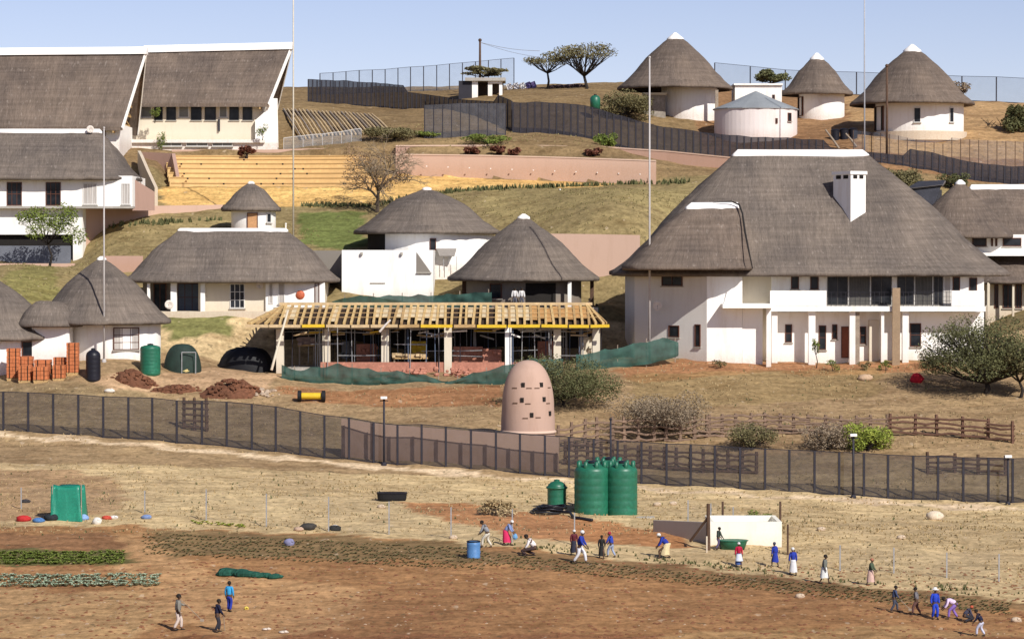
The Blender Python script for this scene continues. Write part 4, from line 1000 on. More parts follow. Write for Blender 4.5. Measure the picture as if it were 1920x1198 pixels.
# tin roofed round hut
cw = P(1417, 205, 316); S = thing('rondavel', 'white round hut with low grey tin roof below the middle far hut', 'hut', P(1417, 262, 316)); r_ = 79 * 316 / F
m = MB(); m.lathe((cw.x, cw.y, 0), [(r_ * .96, cw.z - .05), (r_ * 1.02, cw.z - .12), (r_ * 1.02, cw.z), (r_ * .5, cw.z + .95), (.15, P(0, 172, 316).z), (.01, P(0, 171, 316).z)], 16); part(m, 'roof', TIN, S)
round_wall(S, cw, r_ * .98, P(0, 262, 316).z - 1.2, cw.z - .05, wall_mat('pinkish_white', (.78, .7, .66)))
win_round(S, cw, r_ * .98, 1481, 7, 212, 228, frame=BROWNF, pane=GLASS); win_round(S, cw, r_ * .98, 1455, 4, 222, 232, frame=BROWNF)
S = thing('flat_roofed_building', 'tiny white flat roofed block behind the tin roofed hut', 'building', P(1422, 200, 327))
w = MB(); w.fb(1378, 1466, 160, 225, 325, 330); part(w, 'wall', WHITE, S)
w = MB(); w.fb(1376, 1468, 157, 160, 324.7, 330.3); part(w, 'parapet', WHITE, S)
win_px(S, 1448, 1453, 178, 186, 325, frame=BROWNF)
random.seed(21)
for k, (x, lb) in enumerate(((1566, 'black bin leftmost of three below the middle far hut'), (1583, 'black bin in the middle of three below the middle far hut'), (1600, 'black bin rightmost of three beside the right far hut'))):
    q_ = G(x, 247); q_ = on((P(x, 247, 311).x, 311)); m = MB(); m.lathe(q_, [(.42, -.1), (.45, .3), (.48, .95), (.52, 1.0), (.3, 1.12), (.01, 1.15)], 16)
    solo(m, 'bin', BLACKP, lb, 'bin', q_, 'black bins between the far huts')
def plank(label, p0, p1, r=.12, mat=LOG, name='log', group=None):
    m = MB(); m.tube([p0, Vector(p0).lerp(p1, .5) + Vector((0, 0, .04)), p1], [r, r * .95, r * .8], 7); return solo(m, name, mat, label, 'log', p0, group)
q_ = on((P(1552, 270, 306).x, 306)); plank('leaning grey log behind the ridge of the big house', q_ + Vector((1.2, 0, .1)), q_ + Vector((-.2, .5, 2.1)))
q_ = on((P(1590, 262, 306).x, 306)); plank('second leaning log, near the sky grey mast', q_ + Vector((.9, 0, .1)), q_ + Vector((-.2, .4, 1.5)))
m = MB(); q_ = on((P(1875, 245, 318).x, 318))
for k in range(26): 
    a = q_ + Vector((random.uniform(-1.6, 1.6), random.uniform(-.8, .8), random.uniform(0, .35))); m.tube([a, a + Vector((random.uniform(-1.2, .6), random.uniform(-.5, .5), random.uniform(0, .9)))], [.05, .02], 4)
solo(m, 'brushwood_heap', BARKD, 'dark heap of brushwood on the bank at the far right', 'brushwood', q_)

# ================================================================== BUILDING SITE
C0 = P(800, 700, 233); CB = thing('unfinished_building', 'unfinished long building with open timber rafters and yellow edge beams', 'building', C0)
zg = C0.z
de, dr = 230.3, 236.5
ze = P(0, 606, de).z; zr = P(0, 573, dr).z
xl, xr = P(462, 0, de).x, P(1138, 0, de).x; rl_, rr_ = P(530, 0, dr).x, P(1104, 0, dr).x
w = MB(); w.box(xl + 3, xr - .6, 231.2, 241.5, zg - 1.5, P(0, 690, 231.2).z); part(w, 'floor_slab', CONC, CB)
w = MB(); w.box(P(600, 0, 231).x, P(1060, 0, 231).x, 230.9, 231.19, zg - 1.0, P(0, 679, 231).z); part(w, 'brick_plinth', SALMON, CB)
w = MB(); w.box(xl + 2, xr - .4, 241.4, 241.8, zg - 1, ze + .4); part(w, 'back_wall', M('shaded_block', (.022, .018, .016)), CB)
for px in (525, 612, 722, 840, 953, 1045, 1118):
    w = MB(); wd = 7 if px != 953 else 6
    w.fb(px - wd, px + wd, 612, 700 if px < 1000 else 690, 231.6 if px not in (840, 953) else 230.8, 232.1 if px not in (840, 953) else 231.25)
    part(w, 'column', CREAM if px not in (953,) else WHITE, CB)
w = MB(); w.box(xl + 1.6, xr - .5, 231.5, 231.95, ze - .5, ze - .12); part(w, 'edge_beam', CONC, CB)
w = MB(); w.box(xl + 1.6, xr - .5, 236.2, 236.7, ze - .5, zr - .15); part(w, 'ridge_beam', CONC, CB)
# dark boards added under the open lattice to shade the bays
w = MB()
w.poly((xl + .3, de + .3, ze - .13), (xr - .3, de + .3, ze - .13), (rr_, dr, zr - .14), (rl_, dr, zr - .14))
w.poly((xl + .3, 2 * dr - de - .3, ze - .13), (xl + .3, de + .3, ze - .13), (rl_, dr, zr - .14)); w.poly((xr - .3, de + .3, ze - .13), (xr - .3, 2 * dr - de - .3, ze - .13), (rr_, dr, zr - .14))
w.poly((xr - .3, 2 * dr - de - .3, ze - .13), (xl + .3, 2 * dr - de - .3, ze - .13), (rl_, dr, zr - .14), (rr_, dr, zr - .14))
part(w, 'bay_shade_sheet', M('bay_shade_brown', (.05, .03, .02), .9, .4, 1.5), CB)
NR = 50
random.seed(4)
for k in range(NR):
    u = (k + .5) / NR
    xe = xl + (xr - xl) * u; xt = max(rl_ + .1, min(rr_ - .1, xe))
    w = MB(); t_ = 1.0
    w.bar((xe + random.uniform(-.09, .09), de - .12, ze - .02 + random.uniform(-.03, .03)), (xt + random.uniform(-.08, .08), dr, zr + .0), .19, .2); part(w, 'rafter', M('cream_yellow_pine', (.72, .50, .22), .7, .3, 2, 8) if random.random() < .75 else TIMBER, CB)
for k in range(14):
    for s_, xa, xb in ((-1, xl, rl_), (1, xr, rr_)):
        u = (k + .5) / 14; w = MB(); w.bar((xa, de + 2 * (dr - de) * u, ze), (xb, dr, zr), .11, .15); part(w, 'hip_rafter', TIMBER, CB)
DK1 = M('cream_deck_sheet', (.74, .60, .38), .8, .25, 3); DK2 = M('orange_deck_sheet', (.60, .33, .12), .8, .3, 3)
for k in range(NR):
    u = (k + 1) / NR; xe = xl + (xr - xl) * u; px_ = 960 + xe / 230.3 * F
    pr_ = .15 if px_ < 700 else (.6 if px_ < 1000 else .95)
    if random.random() > pr_ or xe < rl_ + .2 or xe > rr_ - .2: continue
    w = MB(); f0, f1 = random.uniform(.05, .35), random.uniform(.8, .98); hw_ = (xr - xl) / NR * .38
    def dp(x_, f_): return (x_, de + (dr - de) * f_, ze + (zr - ze) * f_ + .03)
    w.poly(dp(xe - hw_, f0), dp(xe + hw_, f0), dp(xe + hw_, f1), dp(xe - hw_, f1)); w.poly(*[(a_[0], a_[1], a_[2] - .03) for a_ in (dp(xe - hw_, f0), dp(xe + hw_, f0), dp(xe + hw_, f1), dp(xe - hw_, f1))])
    part(w, 'deck_sheet', DK1 if px_ < 1000 else DK2, CB)
w = MB(); w.bar((rl_ - .3, dr, zr + .14), (rr_ + .3, dr, zr + .14), .35, .22); part(w, 'ridge_board', TIMBERP, CB)
for k, f_ in enumerate((.25, .5, .75)):
    w = MB(); y = de + (dr - de) * f_; z = ze + (zr - ze) * f_ + .12; w.bar((xl + (rl_ - xl) * f_, y, z), (xr + (rr_ - xr) * f_, y, z), .09, .05); part(w, 'batten', TIMBER, CB)
x = xl - .1
k = 0
while x < xr:
    L = random.uniform(1.4, 2.6); w = MB(); w.bar((x, de - .3, ze - .22 + random.uniform(-.02, .02)), (min(xr + .2, x + L), de - .3, ze - .22 + random.uniform(-.02, .02)), .16, .24)
    part(w, 'formwork_beam', TIMBERP if x < xl + 10 and random.random() < .75 else (YELLOW if random.random() < .88 else TIMBER), CB); x += L + .12; k += 1
# props, scaffold and site clutter inside
for k in range(95):
    px = random.uniform(505, 1128); d_ = random.uniform(230.6, 238); a = P(px, 690, d_); w = MB()
    w.tube([Vector((a.x, d_, zg - .1)), Vector((a.x + random.uniform(-.1, .1), d_, ze - .2))], .035, 6); part(w, 'prop', [STEEL, FENCE, STEEL, M('blue_paint', (.12, .16, .24))][k % 4], CB)
for k in range(22):
    px = 530 + (k % 11) * 52; z = P(0, random.choice([622, 632, 645, 658, 666]), 233).z; w = MB(); w.tube([Vector((P(px, 0, 233).x, 232.4, z)), Vector((P(px + 62, 0, 233).x, 232.6, z + random.uniform(-.1, .1)))], .03, 5); part(w, 'scaffold_tube', STEEL, CB)
for k, (x0, x1, y0, y1, d_, mt) in enumerate(((668, 706, 645, 690, 236, SALMON), (770, 800, 640, 660, 235, YELLOW), (738, 800, 664, 670, 232.2, TIMBERP), (850, 905, 650, 690, 234, SALMON), (560, 590, 632, 646, 236, M('pinkish', (.4, .3, .28))), (1008, 1040, 640, 690, 235.6, SALMON), (1085, 1115, 632, 685, 236, CREAM), (905, 940, 655, 690, 233, SALMON), (640, 660, 640, 690, 238, M('grey_stuff', (.3, .3, .3))))):
    w = MB(); w.fb(x0, x1, y0, y1, d_, d_ + .6)
    for _ in range(7): xx = random.uniform(x0, x1); w.obox(P(xx, random.uniform(y0, y1), d_ - .2), (.18, .12, .1), random.uniform(0, 3))
    o = thing('material_stack', ['salmon brick stack under the rafters by the second column', 'yellow board stack hung in the middle bay', 'pale plank stack resting behind the third column', 'salmon brick stack right of the fourth column', 'pinkish crate stack in the left bay', 'salmon brick stack near the beehive tower side', 'cream block stack in the rightmost bay', 'salmon brick stack beside the white column', 'grey stack deep in the left bay'][k], 'building materials', P((x0 + x1) / 2, y1, d_))
    part(w, 'stack', mt, o); w = MB(); w.fb(x0 - 2, x1 + 2, y1, y1 + 3, d_ - .2, d_ + .8); part(w, 'pallet', TIMBER, o)
    w = MB()
    if y1 < 690: w.fb(x0, x0 + 3, y1 + 3, 700, d_, d_ + .1); w.fb(x1 - 3, x1, y1 + 3, 700, d_, d_ + .1); part(w, 'trestle', LOG, o)
a = P(540, 582, 230.2); b_ = P(509, 694, 229.2); plank('long pale pole leaning on the left end of the open rafters', b_, a, .1, CREAM, 'leaning_pole')
plank('short pale pole propped under the yellow beams', P(712, 622, 229.9), P(732, 600, 229.7), .09, WHITE, 'leaning_pole')
random.seed(71)
for k in range(60):                                        # short jack beams and braces under the deck
    x0_ = random.uniform(xl + 2, xr - 1); y_ = random.uniform(231.3, 236); z_ = ze - random.uniform(.25, 1.1); L_ = random.uniform(.5, 1.8); w = MB()
    w.bar((x0_, y_, z_), (x0_ + L_, y_ + random.uniform(-.6, .6), z_ + random.uniform(-.35, .35)), .08, .12); part(w, 'brace', random.choice([TIMBER, TIMBERP, YELLOW, STEEL, WHITE]), CB)
# salmon rubble in front of the plinth
def rocks(label, pix, n, s0, s1, mat, name='rubble_heap', cat='rubble', hump=0, kind=None, d=None):
    q0 = G(*pix[0]) if d is None else on(P(*pix[0], d)); m = MB()
    for _ in range(n):
        i = random.randrange(len(pix) - 1) if len(pix) > 1 else 0; t = random.random()
        px = pix[i][0] + (pix[min(i + 1, len(pix) - 1)][0] - pix[i][0]) * t; py = pix[i][1] + (pix[min(i + 1, len(pix) - 1)][1] - pix[i][1]) * t
        q_ = (G(px, py) if d is None else on(P(px, py, d))) + Vector((random.gauss(0, .3), random.gauss(0, .5), 0)); q_ = on(q_, random.uniform(0, hump))
        s_ = random.uniform(s0, s1); m.sphere(q_, s_, 6, (random.uniform(.8, 1.4), random.uniform(.8, 1.3), random.uniform(.5, .9)), .25)
    return solo(m, name, mat, label, cat, q0, kind=kind)
def mound(label, x0, x1, yb, hpx, dep, d):
    c = P((x0 + x1) / 2, yb, d); c.z = TZ(c.x, c.y); a = (x1 - x0) / 2 * d / F; h = hpx * d / F; m = MB(); N = 34; rings = []; sd_ = x0 * .37
    for j in range(15):
        f_ = j / 14; ring = []
        for i in range(N):
            th = 2 * PI * i / N; rr = 1 - f_; nz = mnoise.noise(Vector((math.cos(th) * 2 * rr + sd_, math.sin(th) * 2 * rr, 3)))
            r2 = rr * (1 + .25 * nz); X = math.cos(th) * a * r2; Y = math.sin(th) * dep * r2
            z = h * (1 - rr ** 1.6) * (.75 + .5 * mnoise.noise(Vector((X * .9 + sd_, Y * .9, 0)))) + .22 * mnoise.noise(Vector((X * 2.6, Y * 2.6, sd_))) * (f_ > .02)
            ring.append(Vector((c.x + X, c.y + Y, TZ(c.x + X, c.y + Y) - .12 + max(0, z + .1))))
        rings.append(ring)
    m.loft(rings, True, False, True)
    for _ in range(70):
        th = random.uniform(0, 2 * PI); rr = random.uniform(.1, 1.05); X = math.cos(th) * a * rr; Y = math.sin(th) * dep * rr
        m.sphere((c.x + X, c.y + Y, TZ(c.x + X, c.y + Y) + h * (1 - min(1, rr) ** 1.6) * .85), random.uniform(.07, .2), 6, (1.3, 1, .8), .3)
    return solo(m, 'earth_heap', SOILM, label, 'earth heap', c)
random.seed(14)
rocks('salmon rubble strewn along the plinth of the unfinished building', [(690, 708), (900, 706)], 60, .1, .3, SALMON, hump=.5, kind='stuff', d=229.3)
mound('reddish brown earth heap right of the black tank', 212, 292, 736, 22, 1.3, 225.6)
mound('dark red rubble heap behind the left part of the security fence', 372, 492, 750, 30, 1.6, 223.0)
mound('low reddish earth ridge between the two earth heaps', 285, 375, 742, 10, 1.0, 224.4)
rocks('pale rubble patch left of the green netting', [(440, 728), (512, 738)], 60, .08, .25, ROCK, hump=.1, kind='stuff')

c = P(462, 690, 234.5); c.z = P(462, 692, 234.5).z; m = MB(); rings = []
for j in range(9):
    f_ = j / 8 * PI / 2; rings.append([c + Vector((math.cos(2 * PI * i / 30) * 2.25 * math.cos(f_) ** .6 * (1 + .05 * math.sin(i * 1.7)), math.sin(2 * PI * i / 30) * 1.2 * math.cos(f_) ** .6, -.4 + math.sin(f_) * 2.15 + .06 * math.sin(i * 2.3 + j))) for i in range(30)])
m.loft(rings, True, False, True); solo(m, 'dark_mound', M('pit_black', (.008, .008, .010), .6), 'black mound standing in for the dark pit left of the leaning pale pole', 'dark mound', c, smooth=True)  # near-black mound added where the bank holds a dark, shaded pit
# ---------------------------------------------------------------- shade netting
def netting(label, pixt, mat=NET, step=12, fold=.14, ground=False):
    root = thing('shade_net', label, 'netting', P(pixt[0][0], pixt[0][2], pixt[0][3])); xs = [q[0] for q in pixt]; m = MB(); rings = []; fold *= .35
    x = xs[0]; k = 0; posts = MB()
    while x <= xs[-1]:
        t, b_, d_ = [float(np.interp(x, xs, [q[i] for q in pixt])) for i in (1, 2, 3)]
        A = P(x, t, d_); B_ = P(x, b_, d_); col_ = []
        for j in range(9):
            f_ = j / 8; q_ = A.lerp(B_, f_); ph = x * .13
            q_.y += fold * math.sin(ph + f_ * 3) + fold * .8 * math.sin(ph * 2.7 - f_ * 5) - .12 * math.sin(PI * f_); q_.z += (-.14 * math.sin(PI * ((x - xs[0]) % 54) / 54) ** .8 + .10 * mnoise.noise(Vector((x * .05, j * .8, 1)))) * (1 - f_ * .6); q_.y += .22 * mnoise.noise(Vector((x * .045, j * .35, 5)))
            col_.append(q_)
        rings.append(col_)
        if k % 9 == 4: posts.tube([B_ + Vector((0, .1, -.5)), A + Vector((0, .1, .15))], .04, 5)
        x += step / 2; k += 1
    m.loft(rings, False); part(m, 'net', mat, root, True)
    part(posts, 'stakes', LOG, root)
    return root
netting('dark green shade net sagging below the left half of the unfinished building', [(528, 684, 712, 228.0), (560, 692, 718, 227.6), (630, 681, 722, 227.4), (700, 692, 722, 227.2), (770, 697, 724, 227.0), (840, 712, 728, 226.6)])
netting('dark green shade net between the white column and the beehive tower', [(834, 716, 728, 226.4), (880, 700, 727, 226.3), (930, 688, 722, 226.2), (1000, 670, 715, 226.4), (1060, 672, 700, 227.5)])
netting('green shade net rising behind the round bush to the wing of the huge house', [(1080, 664, 712, 228.2), (1150, 652, 694, 229.4), (1200, 640, 684, 230.4), (1250, 632, 674, 231.3), (1276, 640, 664, 231.8)])
netting('green shade net stretched behind the rafters and below the white block', [(622, 566, 580, 247.5), (645, 555, 582, 247), (700, 553, 584, 246), (800, 552, 584, 245), (880, 548, 584, 243.8), (925, 545, 580, 243)])

mesh_fence('railing', 'low pale railing right of the right hall, above the yellow steps', [(532, 262, 284, 301.5), (600, 259, 280, 301.8), (690, 250, 274, 302.5)], 18, WFRAME, net_mat('pale_railing_mesh', (.35, .38, .42), .25), .04)
# ---------------------------------------------------------------- brick pallets
def brick_pallet(px0, px1, py0, py1, d, label, yaw=0.0):
    a = P((px0 + px1) / 2, py1, d); zg_ = TZ(a.x, d); a.z = max(a.z, zg_)
    w_ = (px1 - px0) * d / F; h_ = (py1 - py0) * d / F; root = thing('brick_pallet', label, 'brick pallet', a, 'pallets of orange bricks')
    m = MB()
    for k in range(3): m.obox(a + Vector((0, (k - 1) * w_ * .38, .04)), (w_ / 2, .06, .05), yaw)
    m.box(a.x - w_ * .46, a.x + w_ * .46, a.y - w_ * .45, a.y + w_ * .45, a.z - .5, a.z - .01)
    part(m, 'pallet', TIMBER, root)
    m = MB(); n = 4; rowsn = max(3, int((h_ - .1) / .27)); bh = (h_ - .1) / rowsn
    for r_ in range(rowsn):
        for i in range(n):
            for j in range(n):
                c = a + Vector(((i - (n - 1) / 2) * w_ / n * .98, (j - (n - 1) / 2) * w_ / n * .98, .1 + bh * (r_ + .5))) + Vector((random.uniform(-.015, .015), random.uniform(-.02, .02), 0))
                m.obox(c, (w_ / n * .46, w_ / n * .46, bh * .46), random.uniform(-.03, .03))
    part(m, 'bricks', BRICK, root)
    m = MB()
    for f_ in (-.25, .25): m.box(a.x + f_ * w_ - .03, a.x + f_ * w_ + .03, a.y - w_ / 2 - .03, a.y - w_ / 2 - .015, a.z + .1, a.z + h_)
    part(m, 'strap', DARKIN, root)
random.seed(2)
for i, (a, b_, c_, e, d_) in enumerate(((14, 38, 668, 726, 226.6), (35, 62, 668, 698, 226.8), (36, 60, 700, 730, 225.4), (66, 96, 674, 702, 226.8), (64, 92, 705, 732, 225.0), (101, 124, 672, 702, 226.7), (100, 122, 704, 731, 225.2), (126, 148, 670, 728, 226.2))):
    brick_pallet(a, b_, c_, e, d_, ['tall orange brick pallet at the left end of the row', 'orange brick pallet stacked second from the left, upper tier', 'low orange brick pallet in front of the left pair', 'wide orange brick pallet of the upper tier, middle of the row', 'bright orange brick pallet set forward in the middle of the row', 'orange brick pallet of the upper tier, right of the middle', 'darker low orange brick pallet right of the middle', 'tall orange brick pallet at the right end of the row, near the black tank'][i])
# tanks
def tank(label, px, py, d, r, h, mat=GREENT, ribs=6, dome=.22, lid=BLACKP, group=None, lugs=0, z=None):
    c = P(px, py, d); c.z = z if z is not None else max(c.z, TZ(c.x, c.y)); root = thing('water_tank', label, 'water tank', c, group)
    pr = [(r * .96, c.z - .25), (r, c.z + .03)]
    hb_ = h * (1 - dome)
    for k in range(ribs):
        a0 = c.z + .03 + (hb_ - .03) * (k + .1) / ribs; a1 = c.z + .03 + (hb_ - .03) * (k + .9) / ribs
        pr += [(r * .990, a0), (r, a0 + .06), (r, a1 - .06), (r * .990, a1)]
    pr += [(r * .99, c.z + hb_), (r * .9, c.z + hb_ + h * dome * .38), (r * .6, c.z + hb_ + h * dome * .75), (r * .28, c.z + hb_ + h * dome * .92)]
    m = MB(); m.lathe((c.x, c.y, 0), pr, 36)
    for k in range(lugs):
        th = 2 * PI * k / lugs + .3; m.lathe((c.x + math.cos(th) * r * .78, c.y + math.sin(th) * r * .78, 0), [(r * .14, c.z + hb_ + .0), (r * .12, c.z + h * 1.03), (.01, c.z + h * 1.04)], 8)
    part(m, 'body', mat, root, True)
    m = MB(); m.lathe((c.x, c.y, 0), [(r * .3, c.z + h * .97), (r * .3, c.z + h * 1.03), (.01, c.z + h * 1.05)], 20); part(m, 'lid', lid, root)
    return root
tank('green corrugated water tank beside the curved porch rondavel', 282, 702, 228.2, .80, 2.2, ribs=7, dome=.1)
tank('slim black tank at the right end of the orange brick pallets', 175, 734, 225.0, .57, 2.3, BLACKP, 5, .2)
gz = P(1140, 970, 183).z + .18
s_ = P(1140, 975, 183); S = thing('tank_plinth', 'pale concrete plinth under the three large green tanks', 'plinth', s_); m = MB(); m.box(P(1078, 0, 183).x, P(1226, 0, 183).x, 181.2, 186.8, s_.z - 1.2, gz); part(m, 'slab', CONC, S)
TG = 'large green tanks clustered on the concrete plinth'
tank('left front green water tank of the three on the concrete plinth', 1110, 970, 182.8, 1.12, 3.3, lugs=8, dome=.14, group=TG, z=gz)
tank('right front green water tank of the three on the concrete plinth', 1166, 970, 182.7, .98, 3.3, lugs=8, dome=.14, group=TG, z=gz)
tank('rear green water tank half hidden behind the two front ones', 1141, 968, 185.2, 1.0, 3.35, lugs=8, dome=.14, group=TG, z=gz)
c = P(1044, 958, 184); S = tank('small green tank on a stand left of the three large tanks', 1044, 950, 184, .60, 1.75, ribs=4, dome=.22, lid=GREENT, z=c.z + .2)
m = MB()
for dx in (-.4, .4):
    for dy in (-.4, .4): m.box(c.x + dx - .06, c.x + dx + .06, c.y + dy - .06, c.y + dy + .06, c.z - .7, c.z + .2)
m.box(c.x - .62, c.x + .62, c.y - .62, c.y + .62, c.z + .05, c.z + .16); part(m, 'stand', LOG, S)
m = MB(); m.lathe((c.x, c.y, 0), [(.64, c.z + 1.42), (.68, c.z + 1.47), (.68, c.z + 1.55), (.6, c.z + 1.6)], 28); part(m, 'rim', GREENT, S, True)
random.seed(33)
q0 = G(1020, 962); m = MB()
for k in range(5):
    cc = q0 + Vector((.1 + .12 * k, .3 * (k % 2), .1 + .09 * k)); m.tube([cc + Vector((math.cos(a) * (.95 - .05 * k), math.sin(a) * .8, .05 * math.sin(a * 3))) for a in [2 * PI * i / 20 for i in range(21)]], .06, 6)
m.tube([q0 + Vector((.4, -.2, .15)), q0 + Vector((1.6, -.6, .12)), G(1075, 972) + Vector((0, 0, .1)), G(1110, 976) + Vector((0, -.2, .08))], .10, 6)
solo(m, 'pipe_coil', BLACKP, 'heap of coiled black pipe left of the green tanks', 'pipe coil', q0, smooth=True)
# black trough
q0 = G(735, 937); root = thing('trough', 'long black trough lying on the dry slope', 'trough', q0); m = MB()
def oval(a, b_, z, n=22): return [q0 + Vector((math.copysign(abs(math.cos(t)) ** .6, math.cos(t)) * a, math.copysign(abs(math.sin(t)) ** .6, math.sin(t)) * b_, z)) for t in [2 * PI * i / n for i in range(n)]]
m.loft([oval(.85, .42, -.1), oval(.93, .5, .1), oval(.97, .54, .46), oval(.86, .44, .46), oval(.8, .38, .15)], True, True, True); part(m, 'basin', RUBBER, root)
m = MB(); m.loft([oval(.99, .56, .42), oval(1.0, .57, .5), oval(.85, .43, .5), oval(.85, .43, .44)]); part(m, 'rim', BLACKP, root)
# concrete reservoir
S = thing('reservoir', 'open rectangular white concrete reservoir behind the workers', 'reservoir', P(1398, 1028, 170))
a = P(1331, 1032, 168.6); b_ = P(1466, 978, 168.6); m = MB()
zb_, zt_ = a.z - .8, b_.z
m.box(a.x, b_.x, 168.6, 168.85, zb_, zt_); m.box(a.x, b_.x, 172.6, 172.85, zb_, zt_ + .003); m.box(a.x, a.x + .25, 168.85, 172.6, zb_, zt_ - .004); m.box(b_.x - .25, b_.x, 168.85, 172.6, zb_, zt_ - .004); m.box(a.x, b_.x, 168.9, 172.6, zb_, zt_ - .7)
part(m, 'basin_wall', wall_mat('limewashed_concrete', (.86, .82, .70), (.6, .5, .36), .5), S)
m = MB(); A2 = P(1225, 975, 173.5); m.loft([[Vector((x, y, z)) for x, y, z in ((q.x, q.y, q.z - 1.6), (q.x, q.y, q.z), (q.x, q.y + .25, q.z), (q.x, q.y + .25, q.z - 1.6))] for q in (Vector((A2.x, A2.y, P(0, 975, 173.5).z)), Vector((a.x - .004, 169.2, P(0, 979, 169.2).z)))], True, True, True)
part(m, 'side_wall', wall_mat('grey_limewash', (.40, .36, .31), (.3, .26, .2), .5), S)
S = thing('straining_post', 'thick dark straining post with slanted brace beside the white reservoir', 'fence post', G(1328, 1028))
b_ = P(1328, 1030, 167.2); b_.z = TZ(b_.x, b_.y) - .1; t = P(1328, 944, 167.2); m = MB(); m.tube([b_, t], [.13, .10], 8); part(m, 'post', LOGD, S)
m = MB(); a = P(1294, 1008, 168); m.tube([Vector((a.x, a.y, a.z - .2)), b_.lerp(t, .72)], [.08, .07], 7); part(m, 'brace', LOGD, S)
S = thing('straining_post', 'pale slim upright beside the dark braced post', 'fence post', G(1326, 1040)); b_ = P(1325, 1044, 165.6); m = MB(); m.tube([b_, P(1325, 1005, 165.6)], .05, 6); part(m, 'post', CREAM, S)
for x, lb in ((1355, 'dark wooden post at the left rear corner of the white reservoir'), (1463, 'dark wooden post at the right rear corner of the white reservoir')):
    b_ = P(x, 982, 173.2); b_.z = TZ(b_.x, b_.y) - .1; m = MB(); m.tube([b_, P(x, 940, 173.2)], .07, 7); solo(m, 'fence_post', LOGD, lb, 'fence post', b_)
b_ = G(1477, 1040); m = MB(); m.tube([on(b_, -.1), on(b_, 1.75)], .06, 7); 
solo(m, 'fence_post', LOGD, 'thin dark stake right of the white reservoir', 'fence post', b_)
S = thing('basin', 'green basin in front of the white reservoir', 'basin', P(1378, 1030, 167.4)); q0 = P(1374, 1033, 167.4); q0.z = TZ(q0.x, q0.y); m = MB()
m.lathe(q0, [(.62, -.05), (.75, .42), (.8, .5), (.7, .5), (.58, .1)], 28, sx=1.1, sy=.7); part(m, 'bowl', GREENT, S, True)
m = MB(); m.lathe(q0, [(.8, .46), (.84, .5), (.78, .53), (.72, .49)], 28, sx=1.1, sy=.7); part(m, 'rim', GREENT, S, True)

# green tarpaulin tent
q0 = G(128, 972); S = thing('tarpaulin_shelter', 'bright green tarpaulin draped over a small frame at the field edge', 'tarpaulin', q0); m = MB()
d_ = q0.y; hw = 31 * d_ / F; hh = 62 * d_ / F; rings = []
for j in range(11):
    f_ = j / 10; ring = []
    for i in range(40):
        th = 2 * PI * i / 40; cx2 = math.copysign(abs(math.cos(th)) ** .35, math.cos(th)); sy2 = math.copysign(abs(math.sin(th)) ** .35, math.sin(th))
        wv = 1 + (.10 * math.sin(th * 5 + f_ * 2) + .07 * math.sin(th * 11 + f_ * 3)) * (1 - f_ * .4)
        ring.append(q0 + Vector((cx2 * hw * wv * (1 - .04 * f_), sy2 * .8 * wv * (1 - .3 * f_), -.1 + (hh + .1) * f_ + .06 * math.sin(th * 5) * f_)))
    rings.append(ring)
rings.append([q0 + (p - q0) * .5 + Vector((0, 0, hh * .47)) for p in rings[-1]])
m.loft(rings, True, False, True); part(m, 'sheet', TARP, S, True)
m = MB()
for k in (-1, 1):
    m.tube([q0 + Vector((k * hw * .9, -.7, 0)), q0 + Vector((k * hw * .86, -.5, hh + .12))], .035, 6)
part(m, 'pole', LOG, S)
def bundle(label, px, py, s_, col, name='bundle', cat='bundle', flat=.6, mname=None):
    q = G(px, py); m = MB(); m.sphere(q + Vector((0, 0, s_ * flat * .6)), s_, 10, (1.25, .8, flat), .16); m.sphere(q + Vector((s_ * .5, -.1, s_ * flat)), s_ * .5, 8, (1, .8, .7), .2)
    return solo(m, name, M(mname or ('cloth_%d_%d_%d' % tuple(int(c * 99) for c in col)), col, .8, .25), label, cat, q, smooth=True)
random.seed(6)
bundle('red cloth bundle left of the green tarpaulin', 44, 976, .38, (.5, .03, .03)); bundle('blue plastic bundle at the left foot of the green tarpaulin', 72, 978, .3, (.08, .2, .45)); bundle('dark bag half under the green tarpaulin', 96, 974, .4, (.02, .025, .03), 'bag', 'bag')
bundle('pale blue cloth at the right foot of the green tarpaulin', 152, 974, .38, (.25, .4, .7)); bundle('white sack right of the green tarpaulin', 182, 982, .24, (.75, .72, .65), 'sack', 'sack', 1.1); bundle('red cloth right of the white sack', 200, 973, .25, (.55, .08, .05)); bundle('small white bag beside the red cloth', 214, 972, .22, (.75, .72, .68), 'bag', 'bag')
bundle('blue and white bag on the wire fence line', 275, 972, .28, (.2, .28, .5), 'bag', 'bag'); bundle('dark folded blanket at the foot of the wire fence', 578, 992, .42, (.05, .045, .04), 'blanket', 'blanket'); bundle('pale rag beside the dark folded blanket', 560, 994, .26, (.5, .35, .25), 'rag', 'rag')
bundle('white topped black bag right of the dark blanket', 627, 994, .34, (.02, .02, .02), 'bag', 'bag'); bundle('white sheet crumpled on the black bag', 628, 989, .2, (.75, .73, .7), 'sheet', 'sheet')
bundle('grey blue bucket bundle in the dark crop strip', 543, 1022, .26, (.25, .25, .4), 'bucket', 'bucket', 1); bundle('orange dark pebble heap left of tarpaulin', 48, 942, .25, (.04, .035, .04), 'bundle', 'bundle')
bundle('white rock bundle on the right slope', 1752, 974, .45, (.72, .6, .45), 'boulder', 'boulder', .8); bundle('red cloth hung on a bush below the big house', 1719, 716, .42, (.65, .02, .04), 'cloth', 'cloth', 1.1)
bundle('pale boulder lying on the slope below the big house', 1622, 712, .5, (.55, .38, .25), 'boulder', 'boulder', .6)
